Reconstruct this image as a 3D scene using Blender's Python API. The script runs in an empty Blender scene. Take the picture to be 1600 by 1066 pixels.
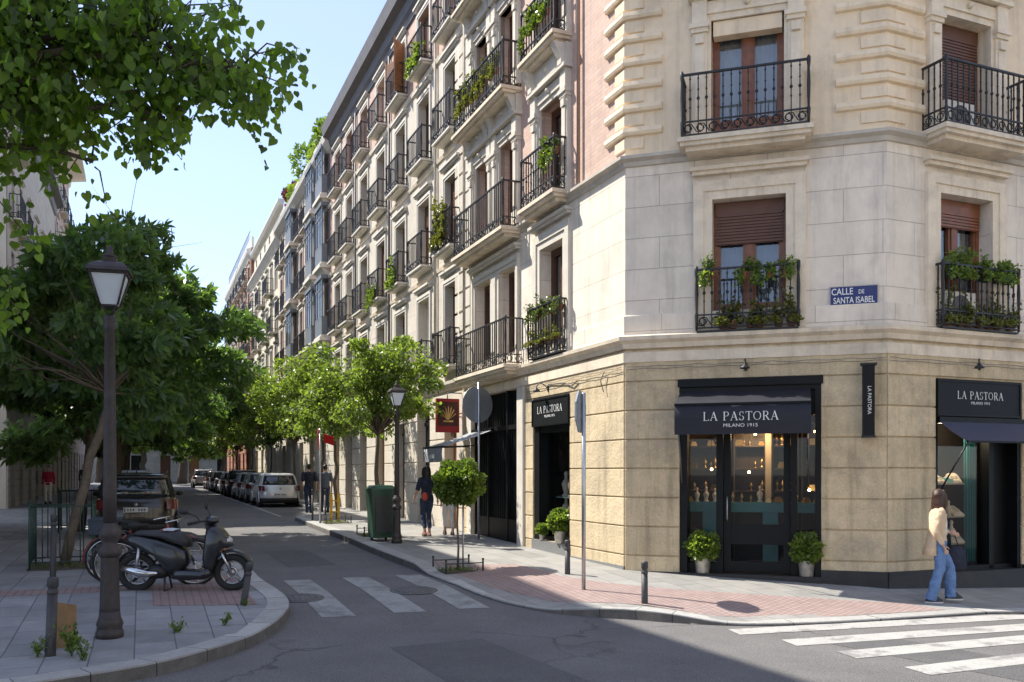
import bpy, bmesh, math, random
import numpy as np
from mathutils import Matrix, Vector
R = math.radians
sc = bpy.context.scene
COL = sc.collection
# ---------------------------------------------------------------- camera
cam_d = bpy.data.cameras.new('camera'); cam = bpy.data.objects.new('camera', cam_d); COL.objects.link(cam)
cam.location = (0, 0, 1.8); cam.rotation_euler = (R(90), 0, 0)
cam_d.sensor_width = 36; cam_d.lens = 31.5
cam_d.shift_y = (738-533)/1600.0
cam_d.clip_start = .05; cam_d.clip_end = 2000
sc.camera = cam
# ---------------------------------------------------------------- light
EL = 50.0; SUNH = Vector((-.908, .418, 0)).normalized()
w = bpy.data.worlds.new('World'); sc.world = w; w.use_nodes = True
nt = w.node_tree; bg = nt.nodes['Background']
sky = nt.nodes.new('ShaderNodeTexSky'); sky.sky_type = 'NISHITA'; sky.sun_disc = False
sky.sun_elevation = R(EL); sky.sun_rotation = math.atan2(SUNH.x, SUNH.y)
sky.air_density = .9; sky.dust_density = .25; sky.ozone_density = 2.2; sky.altitude = 900
mxs = nt.nodes.new('ShaderNodeMix'); mxs.data_type = 'RGBA'; mxs.inputs[0].default_value = .6; mxs.inputs[7].default_value = (1.42, 1.54, 2.0, 1)   # flat pale blue mixed into the sky colour, evening out its light
nt.links.new(sky.outputs[0], mxs.inputs[6]); nt.links.new(mxs.outputs[2], bg.inputs[0]); bg.inputs[1].default_value = .15
sl = bpy.data.lights.new('sun', 'SUN'); sl.energy = 2.75; sl.angle = R(.5); sl.color = (1, .945, .84)
so = bpy.data.objects.new('sun', sl); COL.objects.link(so)
sd = Vector((SUNH.x*math.cos(R(EL)), SUNH.y*math.cos(R(EL)), math.sin(R(EL))))
so.rotation_euler = sd.to_track_quat('Z', 'Y').to_euler()
so.location = (-30, 20, 60)
vs = sc.view_settings
vs.view_transform = 'Standard'; vs.look = 'None'; vs.exposure = 1.6; vs.gamma = 1
sc.cycles.max_bounces = 8; sc.cycles.transparent_max_bounces = 12
try: sc.cycles.use_denoising = True
except Exception: pass
# ---------------------------------------------------------------- materials
MATS = {}
def _n(nt, t, **k):
    n = nt.nodes.new(t)
    for a, b in k.items(): setattr(n, a, b)
    return n
def mat(name, col, rough=.8, var=.12, scale=3.0, bump=0.0, bscale=40.0, metal=0.0, stain=0.0, stcol=None, blocks=None, coat=0, spec=.5, seed=0.0, island=0.0, grain=0.0, gscale=90, streak=0.0, cracks=0.0, sts=(.9, .5, .75)):
    """procedural surface: noise colour variation, optional stains, optional block joints (w, h, mortar, darkness, axis)"""
    if name in MATS: return MATS[name]
    m = bpy.data.materials.new(name); m.use_nodes = True; MATS[name] = m
    nt = m.node_tree; b = nt.nodes['Principled BSDF']; L = nt.links.new
    b.inputs['Roughness'].default_value = rough; b.inputs['Metallic'].default_value = metal
    b.inputs['Coat Weight'].default_value = coat; b.inputs['Coat Roughness'].default_value = .06
    b.inputs['Specular IOR Level'].default_value = spec
    tc = _n(nt, 'ShaderNodeTexCoord'); mp = _n(nt, 'ShaderNodeMapping'); mp.inputs[1].default_value = (seed, seed*1.7, seed*.3)
    L(tc.outputs['Object'], mp.inputs[0]); P = mp.outputs[0]
    n1 = _n(nt, 'ShaderNodeTexNoise'); n1.inputs['Scale'].default_value = scale; n1.inputs['Detail'].default_value = 6; n1.inputs['Roughness'].default_value = .65
    L(P, n1.inputs['Vector'])
    lo = tuple(c*(1-var) for c in col)+(1,); hi = tuple(min(1, c*(1+var)) for c in col)+(1,)
    mx = _n(nt, 'ShaderNodeMix', data_type='RGBA'); mx.inputs[6].default_value = lo; mx.inputs[7].default_value = hi
    mr = _n(nt, 'ShaderNodeMapRange'); mr.inputs[1].default_value = .3; mr.inputs[2].default_value = .7
    L(n1.outputs[0], mr.inputs[0]); L(mr.outputs[0], mx.inputs[0]); C = mx.outputs[2]
    if stain > 0:
        n2 = _n(nt, 'ShaderNodeTexNoise'); n2.inputs['Scale'].default_value = sts[0]; n2.inputs['Detail'].default_value = 9; n2.inputs['Roughness'].default_value = .7
        m2 = _n(nt, 'ShaderNodeMapping'); m2.inputs[3].default_value = (1, 1, .45) if blocks and blocks[4] == 'xz' else (1, 1, 1)
        L(P, m2.inputs[0]); L(m2.outputs[0], n2.inputs['Vector'])
        r2 = _n(nt, 'ShaderNodeMapRange'); r2.inputs[1].default_value = sts[1]; r2.inputs[2].default_value = sts[2]; r2.inputs[4].default_value = stain
        L(n2.outputs[0], r2.inputs[0])
        m3 = _n(nt, 'ShaderNodeMix', data_type='RGBA'); m3.inputs[7].default_value = tuple(stcol or [c*.45 for c in col])+(1,)
        L(r2.outputs[0], m3.inputs[0]); L(C, m3.inputs[6]); C = m3.outputs[2]
    hgt = None
    if blocks:
        bw, bh, mo, dk, ax = blocks[:5]
        se = _n(nt, 'ShaderNodeSeparateXYZ'); cb = _n(nt, 'ShaderNodeCombineXYZ'); L(tc.outputs['Object'], se.inputs[0])
        L(se.outputs[0], cb.inputs[0]); L(se.outputs[2 if ax == 'xz' else 1], cb.inputs[1])
        br = _n(nt, 'ShaderNodeTexBrick'); L(cb.outputs[0], br.inputs['Vector'])
        br.inputs['Scale'].default_value = 1; br.inputs['Brick Width'].default_value = bw; br.inputs['Row Height'].default_value = bh
        br.inputs['Mortar Size'].default_value = mo; br.inputs['Mortar Smooth'].default_value = .2
        br.inputs['Color1'].default_value = (.86, .86, .86, 1) if len(blocks) < 6 else (1-blocks[5],)*3+(1,)
        br.inputs['Color2'].default_value = (1, 1, 1, 1); br.inputs['Mortar'].default_value = (dk, dk, dk, 1)
        m4 = _n(nt, 'ShaderNodeMix', data_type='RGBA', blend_type='MULTIPLY'); m4.inputs[0].default_value = 1
        L(C, m4.inputs[6]); L(br.outputs[0], m4.inputs[7]); C = m4.outputs[2]; hgt = br.outputs[1]
    if streak > 0:
        m7 = _n(nt, 'ShaderNodeMapping'); m7.inputs[3].default_value = (2.6, 2.6, .22); L(P, m7.inputs[0]); n7 = _n(nt, 'ShaderNodeTexNoise'); n7.inputs['Scale'].default_value = 1.6; n7.inputs['Detail'].default_value = 8; n7.inputs['Roughness'].default_value = .72; L(m7.outputs[0], n7.inputs['Vector'])
        r7 = _n(nt, 'ShaderNodeMapRange'); r7.inputs[1].default_value = .5; r7.inputs[2].default_value = .78; r7.inputs[3].default_value = 1; r7.inputs[4].default_value = 1-streak; L(n7.outputs[0], r7.inputs[0])
        m8 = _n(nt, 'ShaderNodeMix', data_type='RGBA', blend_type='MULTIPLY'); m8.inputs[0].default_value = 1; L(C, m8.inputs[6]); L(r7.outputs[0], m8.inputs[7]); C = m8.outputs[2]
    if cracks > 0:
        nw = _n(nt, 'ShaderNodeTexNoise'); nw.inputs['Scale'].default_value = 1.3; nw.inputs['Detail'].default_value = 5; L(P, nw.inputs['Vector'])
        va = _n(nt, 'ShaderNodeMix', data_type='VECTOR'); va.inputs[0].default_value = .45; L(P, va.inputs[4]); L(nw.outputs[1], va.inputs[5])
        vo = _n(nt, 'ShaderNodeTexVoronoi', feature='DISTANCE_TO_EDGE'); vo.inputs['Scale'].default_value = .75; L(va.outputs[1], vo.inputs['Vector'])
        r8 = _n(nt, 'ShaderNodeMapRange'); r8.inputs[1].default_value = .0; r8.inputs[2].default_value = .012; r8.inputs[3].default_value = 1-cracks; r8.inputs[4].default_value = 1; L(vo.outputs[0], r8.inputs[0])
        n9 = _n(nt, 'ShaderNodeTexNoise'); n9.inputs['Scale'].default_value = .35; n9.inputs['Detail'].default_value = 3; L(P, n9.inputs['Vector'])
        r9 = _n(nt, 'ShaderNodeMapRange'); r9.inputs[1].default_value = .5; r9.inputs[2].default_value = .56; L(n9.outputs[0], r9.inputs[0])
        m9 = _n(nt, 'ShaderNodeMix', data_type='RGBA', blend_type='MULTIPLY'); L(r9.outputs[0], m9.inputs[0]); L(C, m9.inputs[6]); L(r8.outputs[0], m9.inputs[7]); C = m9.outputs[2]
    if grain > 0:
        n4 = _n(nt, 'ShaderNodeTexNoise'); n4.inputs['Scale'].default_value = gscale; n4.inputs['Detail'].default_value = 3; n4.inputs['Roughness'].default_value = .8; L(P, n4.inputs['Vector'])
        r4 = _n(nt, 'ShaderNodeMapRange'); r4.inputs[1].default_value = .3; r4.inputs[2].default_value = .7; r4.inputs[3].default_value = 1-grain; r4.inputs[4].default_value = 1+grain; L(n4.outputs[0], r4.inputs[0])
        m6 = _n(nt, 'ShaderNodeMix', data_type='RGBA', blend_type='MULTIPLY'); m6.inputs[0].default_value = 1; L(C, m6.inputs[6]); L(r4.outputs[0], m6.inputs[7]); C = m6.outputs[2]
    if island > 0:
        ge = _n(nt, 'ShaderNodeNewGeometry'); mi = _n(nt, 'ShaderNodeMapRange'); mi.inputs[3].default_value = 1-island; mi.inputs[4].default_value = 1+island
        L(ge.outputs['Random Per Island'], mi.inputs[0])
        m5 = _n(nt, 'ShaderNodeMix', data_type='RGBA', blend_type='MULTIPLY'); m5.inputs[0].default_value = 1; L(C, m5.inputs[6]); L(mi.outputs[0], m5.inputs[7]); C = m5.outputs[2]
    L(C, b.inputs['Base Color'])
    if bump > 0 or hgt:
        n3 = _n(nt, 'ShaderNodeTexNoise'); n3.inputs['Scale'].default_value = bscale; n3.inputs['Detail'].default_value = 5; L(P, n3.inputs['Vector'])
        bp = _n(nt, 'ShaderNodeBump'); bp.inputs['Strength'].default_value = min(1, bump) if bump else .0; bp.inputs['Distance'].default_value = .02
        L(n3.outputs[0], bp.inputs['Height']); o = bp.outputs[0]
        if hgt:
            b2 = _n(nt, 'ShaderNodeBump'); b2.invert = True; b2.inputs['Strength'].default_value = .8; b2.inputs['Distance'].default_value = .012
            L(hgt, b2.inputs['Height']); L(o, b2.inputs['Normal']); o = b2.outputs[0]
        L(o, b.inputs['Normal'])
    return m
def glass(name, tint=(.9, .93, .95), alpha=.35, rough=.02, fr=1.6):
    """window pane: mostly mirror-like over a see-through sheet"""
    if name in MATS: return MATS[name]
    m = bpy.data.materials.new(name); m.use_nodes = True; MATS[name] = m
    nt = m.node_tree; nt.nodes.remove(nt.nodes['Principled BSDF']); out = nt.nodes['Material Output']; L = nt.links.new
    g = _n(nt, 'ShaderNodeBsdfGlossy'); g.inputs['Roughness'].default_value = rough; g.inputs[0].default_value = (.95, .97, 1, 1)
    t = _n(nt, 'ShaderNodeBsdfTransparent'); t.inputs[0].default_value = tint+(1,)
    f = _n(nt, 'ShaderNodeFresnel'); f.inputs[0].default_value = 1.55
    a = _n(nt, 'ShaderNodeMath', operation='MULTIPLY_ADD', use_clamp=True); a.inputs[1].default_value = fr; a.inputs[2].default_value = alpha*.12
    mx = _n(nt, 'ShaderNodeMixShader'); L(f.outputs[0], a.inputs[0]); L(a.outputs[0], mx.inputs[0]); L(t.outputs[0], mx.inputs[1]); L(g.outputs[0], mx.inputs[2]); L(mx.outputs[0], out.inputs[0])
    return m
def leafmat(name, col, trans=.45, var=.35, hue=(1.08, 1.0, .6)):
    if name in MATS: return MATS[name]
    m = bpy.data.materials.new(name); m.use_nodes = True; MATS[name] = m
    nt = m.node_tree; b = nt.nodes['Principled BSDF']; out = nt.nodes['Material Output']; L = nt.links.new
    ge = _n(nt, 'ShaderNodeNewGeometry')
    mx = _n(nt, 'ShaderNodeMix', data_type='RGBA')
    mx.inputs[6].default_value = tuple(c*(1-var) for c in col)+(1,); mx.inputs[7].default_value = tuple(c*(1+var)*h for c, h in zip(col, hue))+(1,)
    L(ge.outputs['Random Per Island'], mx.inputs[0]); L(mx.outputs[2], b.inputs['Base Color']); b.inputs['Roughness'].default_value = .36; b.inputs['Specular IOR Level'].default_value = .5
    tr = _n(nt, 'ShaderNodeBsdfTranslucent')
    m2 = _n(nt, 'ShaderNodeMix', data_type='RGBA', blend_type='MULTIPLY'); m2.inputs[0].default_value = 1; m2.inputs[7].default_value = (2.0, 2.05, .8, 1)
    L(mx.outputs[2], m2.inputs[6]); L(m2.outputs[2], tr.inputs[0])
    ms = _n(nt, 'ShaderNodeMixShader'); ms.inputs[0].default_value = trans; L(b.outputs[0], ms.inputs[1]); L(tr.outputs[0], ms.inputs[2]); L(ms.outputs[0], out.inputs[0])
    return m
def emit(name, col, s):
    if name in MATS: return MATS[name]
    m = bpy.data.materials.new(name); m.use_nodes = True; MATS[name] = m
    b = m.node_tree.nodes['Principled BSDF']; b.inputs['Base Color'].default_value = col+(1,); b.inputs['Emission Color'].default_value = col+(1,); b.inputs['Emission Strength'].default_value = s
    return m
# ---------------------------------------------------------------- mesh helpers
class MB:
    def __init__(s, T=None): s.v = []; s.f = []; s.T = T or Matrix.Identity(4); s.sm = []
    def add(s, vs, fs, smooth=False):
        o = len(s.v); T = s.T
        s.v += [tuple(T @ Vector(p)) for p in vs]; s.f += [tuple(i+o for i in f) for f in fs]; s.sm += [smooth]*len(fs)
    def box(s, x0, x1, y0, y1, z0, z1, M=None):
        p = [(x0, y0, z0), (x1, y0, z0), (x1, y1, z0), (x0, y1, z0), (x0, y0, z1), (x1, y0, z1), (x1, y1, z1), (x0, y1, z1)]
        if M: p = [M @ Vector(q) for q in p]
        s.add(p, [(0, 3, 2, 1), (4, 5, 6, 7), (0, 1, 5, 4), (1, 2, 6, 5), (2, 3, 7, 6), (3, 0, 4, 7)])
    def quad(s, a, b, c, d): s.add([a, b, c, d], [(0, 1, 2, 3)])
    def prism(s, poly, a0, a1, axis='z'):
        """poly (2D) extruded along an axis from a0 to a1"""
        n = len(poly)
        if axis == 'z': v = [(p[0], p[1], a0) for p in poly]+[(p[0], p[1], a1) for p in poly]
        elif axis == 'y': v = [(p[0], a0, p[1]) for p in poly]+[(p[0], a1, p[1]) for p in poly]
        else: v = [(a0, p[0], p[1]) for p in poly]+[(a1, p[0], p[1]) for p in poly]
        s.add(v, [tuple(range(n))[::-1], tuple(range(n, 2*n))]+[(i, (i+1) % n, (i+1) % n+n, i+n) for i in range(n)])
    def tube(s, pts, r, n=8, smooth=True, caps=True, sq=None):
        """swept tube through pts; r a number or a list; sq=(a,b) ellipse factors in (side, up)"""
        pts = [Vector(p) for p in pts]; k = len(pts)
        rs = r if isinstance(r, (list, tuple)) else [r]*k
        V = []; up = Vector((0, 0, 1)); last = None
        for i, p in enumerate(pts):
            t = (pts[min(i+1, k-1)]-pts[max(i-1, 0)])
            t = t.normalized() if t.length > 1e-9 else Vector((0, 0, 1))
            if last is None:
                a = t.cross(up if abs(t.z) < .95 else Vector((0, 1, 0))).normalized()
            else: a = (last-t*last.dot(t)); a = a.normalized() if a.length > 1e-6 else t.orthogonal().normalized()
            last = a; b = t.cross(a)
            for j in range(n):
                th = 2*math.pi*j/n; ca, sa = math.cos(th), math.sin(th)
                if sq: ca *= sq[0]; sa *= sq[1]
                V.append(p+(a*ca+b*sa)*rs[i])
        F = [(i*n+j, i*n+(j+1) % n, (i+1)*n+(j+1) % n, (i+1)*n+j) for i in range(k-1) for j in range(n)]
        if caps: F += [tuple(range(n))[::-1], tuple(range((k-1)*n, k*n))]
        s.add(V, F, smooth)
    def lathe(s, prof, n=16, c=(0, 0, 0), smooth=True, flute=0):
        V = []; k = len(prof)
        for (r, z) in prof:
            for j in range(n):
                th = 2*math.pi*j/n; rr = r*(1-(flute if (j % 2) else 0))
                V.append((c[0]+rr*math.cos(th), c[1]+rr*math.sin(th), c[2]+z))
        F = [(i*n+j, i*n+(j+1) % n, (i+1)*n+(j+1) % n, (i+1)*n+j) for i in range(k-1) for j in range(n)]
        F += [tuple(range(n))[::-1], tuple(range((k-1)*n, k*n))]
        s.add(V, F, smooth)
    def loft(s, rings, smooth=True, caps=True):
        n = len(rings[0]); k = len(rings); V = [p for r in rings for p in r]
        F = [(i*n+j, i*n+(j+1) % n, (i+1)*n+(j+1) % n, (i+1)*n+j) for i in range(k-1) for j in range(n)]
        if caps: F += [tuple(range(n))[::-1], tuple(range((k-1)*n, k*n))]
        s.add(V, F, smooth)
    def ball(s, c, r, n=10, m=7, sc3=(1, 1, 1)):
        V = []
        for i in range(m+1):
            ph = math.pi*i/m
            for j in range(n):
                th = 2*math.pi*j/n
                V.append((c[0]+r*sc3[0]*math.sin(ph)*math.cos(th), c[1]+r*sc3[1]*math.sin(ph)*math.sin(th), c[2]+r*sc3[2]*math.cos(ph)))
        s.add(V, [((i+1)*n+j, (i+1)*n+(j+1) % n, i*n+(j+1) % n, i*n+j) for i in range(m) for j in range(n)], True)
    def torus(s, c, Rr, r, ax='y', n=24, m=8, a0=0, a1=2*math.pi):
        pts = []
        for i in range(n+1):
            t = a0+(a1-a0)*i/n; a, b = Rr*math.cos(t), Rr*math.sin(t)
            pts.append({'y': (c[0]+a, c[1], c[2]+b), 'z': (c[0]+a, c[1]+b, c[2]), 'x': (c[0], c[1]+a, c[2]+b)}[ax])
        s.tube(pts, r, m, caps=abs(a1-a0) < 6.2)
    def mesh(s, name, mt, recalc=True):
        me = bpy.data.meshes.new(name); me.from_pydata(s.v, [], s.f)
        me.polygons.foreach_set('use_smooth', s.sm)
        if recalc:
            bm = bmesh.new(); bm.from_mesh(me); bmesh.ops.recalc_face_normals(bm, faces=bm.faces); bm.to_mesh(me); bm.free()
        for q in (mt if isinstance(mt, (list, tuple)) else [mt]): me.materials.append(q)
        me.update(); return me
W = {}
I4 = Matrix.Identity(4)
def link(name, data, parent=None, world=None):
    o = bpy.data.objects.new(name, data); COL.objects.link(o); world = (world or I4).copy(); W[o.name] = world
    if parent is not None: o.parent = parent; o.matrix_basis = W[parent.name].inverted() @ world
    else: o.matrix_basis = world
    return o
def tag(o, label=None, cat=None, group=None, kind=None):
    for k, v in (('label', label), ('category', cat), ('group', group), ('kind', kind)):
        if v: o[k] = v
    return o
def obj(name, mb, mt, parent=None, world=None):
    """verts authored in the frame `world` (default: the parent's frame... world coordinates when there is none)"""
    me = mb if isinstance(mb, bpy.types.Mesh) else mb.mesh(name, mt)
    return link(name, me, parent, world)
def part(name, mb, mt, parent):      # authored in the parent's own frame
    return obj(name, mb, mt, parent, W[parent.name])
def thing(name, world, label, cat, group=None):
    o = link(name, None, None, world); o.empty_display_size = .2
    return tag(o, label, cat, group)
def kids(o): return [c for c in bpy.data.objects if c.parent == o]
def dup(o, world, label=None, group=None, _par=None, _k=None):
    """copy of a thing, its parts and their sub-parts"""
    c = o.copy(); COL.objects.link(c); W[c.name] = world.copy()
    if _par is None:
        c.matrix_basis = world
        if label: c['label'] = label
        if group: c['group'] = group
    else: c.parent = _par
    for ch in list(o.children): dup(ch, world @ W[o.name].inverted() @ W[ch.name], _par=c)
    return c
def T(x, y, z=0, rz=0, s=1): return Matrix.Translation((x, y, z)) @ Matrix.Rotation(rz, 4, 'Z') @ Matrix.Scale(s, 4)
def frame(x, y, ax, ay, z=0):       # facade frame: x along the wall to the viewer's right, y into the wall
    return Matrix(((ax, -ay, 0, x), (ay, ax, 0, y), (0, 0, 1, z), (0, 0, 0, 1)))
rnd = random.Random(7)
# ---------------------------------------------------------------- street coordinates
AX, AY = 1.91, 15.1; DX, DY = -.3816, .9243; RX, RY = .9243, .3816
FS = frame(AX, AY, -DX, -DY)            # right side of the street: x = -u
FC = frame(AX, AY, .952, -.3067)        # chamfer
FR = frame(5.79, 13.85, .919, .3936)    # right face
FL = frame(AX-12.3*RX, AY-12.3*RY, DX, DY)  # left side: x = u
def gmat(x, y, z, hf, rz=0):
    u, v = uv(x, y); du = (hf(u+.3, v)-hf(u-.3, v))/.6; dv = (hf(u, v+.3)-hf(u, v-.3))/.6
    n = Vector((-du*DX-dv*RX, -du*DY-dv*RY, 1)).normalized(); return Matrix.Translation((x, y, z)) @ n.to_track_quat('Z', 'Y').to_matrix().to_4x4() @ Matrix.Rotation(rz, 4, 'Z')
def xy(u, v): return AX+u*DX+v*RX, AY+u*DY+v*RY
def uv(x, y): return (x-AX)*DX+(y-AY)*DY, (x-AX)*RX+(y-AY)*RY
_US = [-50, -3, 0, 7, 18, 30, 50, 80, 200]; _ZS = [0, 0, .16, .28, .36, .42, .5, .6, 1.0]
def sstep(a, b, x):
    t = min(1, max(0, (x-a)/(b-a))); return t*t*(3-2*t)
def g(u, v):
    z = float(np.interp(u, _US, _ZS))
    return z-.044*min(30, max(0, v-3.1))*min(1, max(0, 1-(u+3)/20))
def road(u, v): return g(u, v)-.13
def pav(u, v):
    z = g(u, v)
    if v > -4:
        a = sstep(-3.2, -2.2, u)*(1-sstep(1.2, 2.2, u))*(1-sstep(-2.9, -1.3, v))
        b = sstep(-1.6, -.6, v)*(1-sstep(-3.9, -2.6, u))
        z -= .10*max(a, b)
    return z
STREET_ANG = math.atan2(DY, DX)
# ---------------------------------------------------------------- ground
M_asph = mat('asphalt', (.155, .149, .146), .88, .14, 1.1, .9, 70, stain=.5, stcol=(.11, .106, .105), grain=.4, gscale=45, cracks=.5)
M_slab = mat('granite_slabs', (.33, .32, .30), .8, .12, 2, .25, 160, stain=.6, stcol=(.22, .21, .2), blocks=(.62, .42, .006, .5, 'xy', .2), grain=.12)
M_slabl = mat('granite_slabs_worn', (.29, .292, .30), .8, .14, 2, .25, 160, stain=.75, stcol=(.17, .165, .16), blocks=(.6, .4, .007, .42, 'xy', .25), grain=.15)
M_kerb = mat('granite_kerb', (.38, .37, .35), .75, .14, 9, .2, 120, stain=.4, island=.12, grain=.2)
M_kface = mat('kerb_face_grime', (.13, .12, .11), .85, .3, 5, .4, 60, stain=.5, grain=.2)  # darker stained granite for the vertical kerb faces
M_paint = mat('road_paint', (.40, .39, .37), .7, .1, 6, .15, 90, stain=.85, stcol=(.22, .21, .205), grain=.25, gscale=50, sts=(2.2, .52, .6))
def sheet(name, poly, hf, m, step=1.0, lift=0.0, far=None, kind='structure'):
    """a polygon in street coordinates laid over the height field hf"""
    bm = bmesh.new(); bm.faces.new([bm.verts.new((p[0], p[1], 0)) for p in poly])
    us = [p[0] for p in poly]; vs_ = [p[1] for p in poly]
    def cuts(a, b):
        X = [-300, -200, -120, -60, -50, -40, -30, -24, -20, -16]+[-12+step*i for i in range(int(42/step)+1)]+[50 if i == 5 else 30+4*i for i in range(1, 23)]+[160, 200, 300]
        o = sorted({c for c in X+[0, 3.1, 7, 18, 30, 50, 80, -3] if a < c < b})
        return o
    for c in cuts(min(us), max(us)): bmesh.ops.bisect_plane(bm, geom=bm.verts[:]+bm.edges[:]+bm.faces[:], plane_co=(c, 0, 0), plane_no=(1, 0, 0))
    for c in cuts(min(vs_), max(vs_)): bmesh.ops.bisect_plane(bm, geom=bm.verts[:]+bm.edges[:]+bm.faces[:], plane_co=(0, c, 0), plane_no=(0, 1, 0))
    bmesh.ops.triangulate(bm, faces=bm.faces[:])
    for v in bm.verts:
        u_, v_ = v.co.x, v.co.y; v.co = (-u_, v_, hf(u_, v_)+lift)
    bmesh.ops.recalc_face_normals(bm, faces=bm.faces)
    for f in bm.faces:
        if f.normal.z < 0: f.normal_flip()
    me = bpy.data.meshes.new(name); bm.to_mesh(me); bm.free(); me.materials.append(m)
    for p in me.polygons: p.use_smooth = True
    o = link(name, me, None, FS)          # FS: x = -u, y = into the wall = v
    if kind: o['kind'] = kind
    return o
def smooth_poly(pts, n=6):
    out = []
    for i in range(len(pts)-1):
        p0, p1, p2, p3 = pts[max(i-1, 0)], pts[i], pts[i+1], pts[min(i+2, len(pts)-1)]
        for k in range(n):
            t = k/n
            out.append(tuple(.5*((2*p1[a])+(-p0[a]+p2[a])*t+(2*p0[a]-5*p1[a]+4*p2[a]-p3[a])*t*t+(-p0[a]+3*p1[a]-3*p2[a]+p3[a])*t**3) for a in (0, 1)))
    out.append(pts[-1]); return out
sheet('road', [(-400, -400), (500, -400), (500, 400), (-400, 400)], road, M_asph, 1.0)
KR = [(130, -1.15), (60, -1.15), (30, -1.15), (19.3, -1.15), (18.3, -1.3), (17, -2.7), (15.5, -2.95), (10, -3.05), (5, -3.12), (1, -3.05), (-1, -2.92), (-2.05, -2.6), (-2.6, -2.15), (-2.95, -1.65), (-3.4, -1.25), (-3.95, -.55), (-4.25, .6), (-4.4, 2.6), (-4.5, 5), (-4.6, 60)]
KL = [(130, -8.55), (60, -8.55), (8, -8.55), (6.4, -8.5), (5.4, -6.2), (4.4, -5.85), (1, -5.85), (-.9, -5.72), (-1.9, -5.9), (-2.8, -6.3), (-3.5, -6.8), (-4.1, -7.4), (-4.45, -8.1), (-4.7, -8.9), (-4.9, -10.5), (-5, -13), (-5.2, -60)]
KRs = KR[:3]+smooth_poly(KR[3:-1], 5)+[KR[-1]]
KLs = KL[:3]+smooth_poly(KL[3:-1], 5)+[KL[-1]]
# building outline on the right in (u,v): facade v=0, chamfer, right face
cB = uv(5.79, 13.85); cE = uv(5.79+.919*60, 13.85+.3936*60)
sheet('pavement_right', KRs+[(-4.6, 60), (cE[0]+.6, 60), (cB[0]+.5, cB[1]+.4), (.4, .4), (130, .4)], pav, M_slab, .5)
sheet('pavement_left', KLs+[(3, -60), (3, -12.6), (130, -12.6)], pav, M_slabl, .6)
def kerb(name, line, side):
    mb = MB(FS); L = []
    for a, b in zip(line[:-1], line[1:]):      # resample to about 0.16 m near, coarser far
        d = math.hypot(b[0]-a[0], b[1]-a[1]); n = max(1, int(d/(.25 if max(abs(a[0]), abs(b[0])) < 25 and abs(a[1]) < 14 and abs(b[1]) < 14 else 2)))
        L += [(a[0]+(b[0]-a[0])*i/n, a[1]+(b[1]-a[1])*i/n) for i in range(n)]
    L.append(line[-1])
    def off(i, d):
        a = L[max(i-1, 0)]; b = L[min(i+1, len(L)-1)]; tx, ty = b[0]-a[0], b[1]-a[1]; l = math.hypot(tx, ty) or 1
        return L[i][0]-ty/l*d*side, L[i][1]+tx/l*d*side
    for s in range(0, len(L)-1, 4):
        ids = list(range(s, min(s+5, len(L)))); V = []; k = len(ids)
        for q, i in enumerate(ids):
            e = .008 if q == 0 else (-.008 if q == k-1 else 0)
            j = i+(1 if e > 0 else -1) if e else i; j = min(max(j, 0), len(L)-1)
            for (dd, dz) in ((.0, -.16), (.0, -.012), (.015, .006), (.28, .006), (.28, -.16)):
                p = off(i, dd); pj = off(j, dd); f = abs(e)/.25
                x, y = p[0]+(pj[0]-p[0])*f, p[1]+(pj[1]-p[1])*f
                V.append((-x, y, pav(*L[i])+dz if dz > -.1 else road(*L[i])-.05))
        F = [(a*5+b, a*5+b+1, (a+1)*5+b+1, (a+1)*5+b) for a in range(k-1) for b in range(4)]+[(0, 1, 2, 3, 4), tuple((k-1)*5+b for b in range(5))[::-1]]
        mb.add(V, F)
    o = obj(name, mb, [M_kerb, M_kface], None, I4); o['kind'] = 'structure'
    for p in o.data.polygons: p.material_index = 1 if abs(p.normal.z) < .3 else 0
kerb('kerb_right', KRs, -1); kerb('kerb_left', KLs, 1)
# tactile red paving round the dropped kerbs
M_red = mat('red_tactile_paving', (.36, .262, .24), .8, .12, 4, .3, 100, stain=.25, stcol=(.42, .36, .33), blocks=(.1, .1, .012, .72, 'xy', .1))
sheet('tactile_paving_right', [(2.2, -2.75), (-.6, -2.6), (-1.9, -2.25), (-2.5, -1.6), (-2.8, -1.25), (-3.4, -.75), (-3.75, 0), (-3.95, 1), (-4.1, 2.7), (-3.55, 2.6), (-2.75, 1.0), (-1.9, -.2), (-1.0, -1.0), (-.3, -1.35), (1.3, -1.45)], pav, M_red, .5, .004)
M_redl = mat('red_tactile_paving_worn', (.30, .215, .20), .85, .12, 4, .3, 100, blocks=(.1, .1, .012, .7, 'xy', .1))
sheet('tactile_paving_left', [(1.4, -6.25), (-1.3, -6.15), (-1.0, -7.4), (.2, -7.4), (.2, -10.5), (.75, -10.5), (.8, -7.0), (1.4, -7.0)], pav, M_redl, .5, .004)
M_paintl = mat('road_paint_dark', (.30, .30, .29), .8, .12, 5, .3, 90, stain=.95, stcol=(.19, .185, .18), grain=.3, gscale=50, cracks=.3, sts=(1.6, .5, .62))  # left stripes: darker base colour, heavier staining, fine cracks
def stripe(q, hf=road, m=None): tag(sheet('crossing_stripe', q, hf, m or M_paint, 1.0, .005), kind='structure')
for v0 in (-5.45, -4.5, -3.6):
    stripe([(1.5, v0+.02), (1.45, v0+.44), (-1.75, v0+.48), (-1.7, v0+.05)], m=M_paintl)
def xq(a, b, c, d): return [uv(*p) for p in (a, b, c, d)]
def toxy(p): return p
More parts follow.
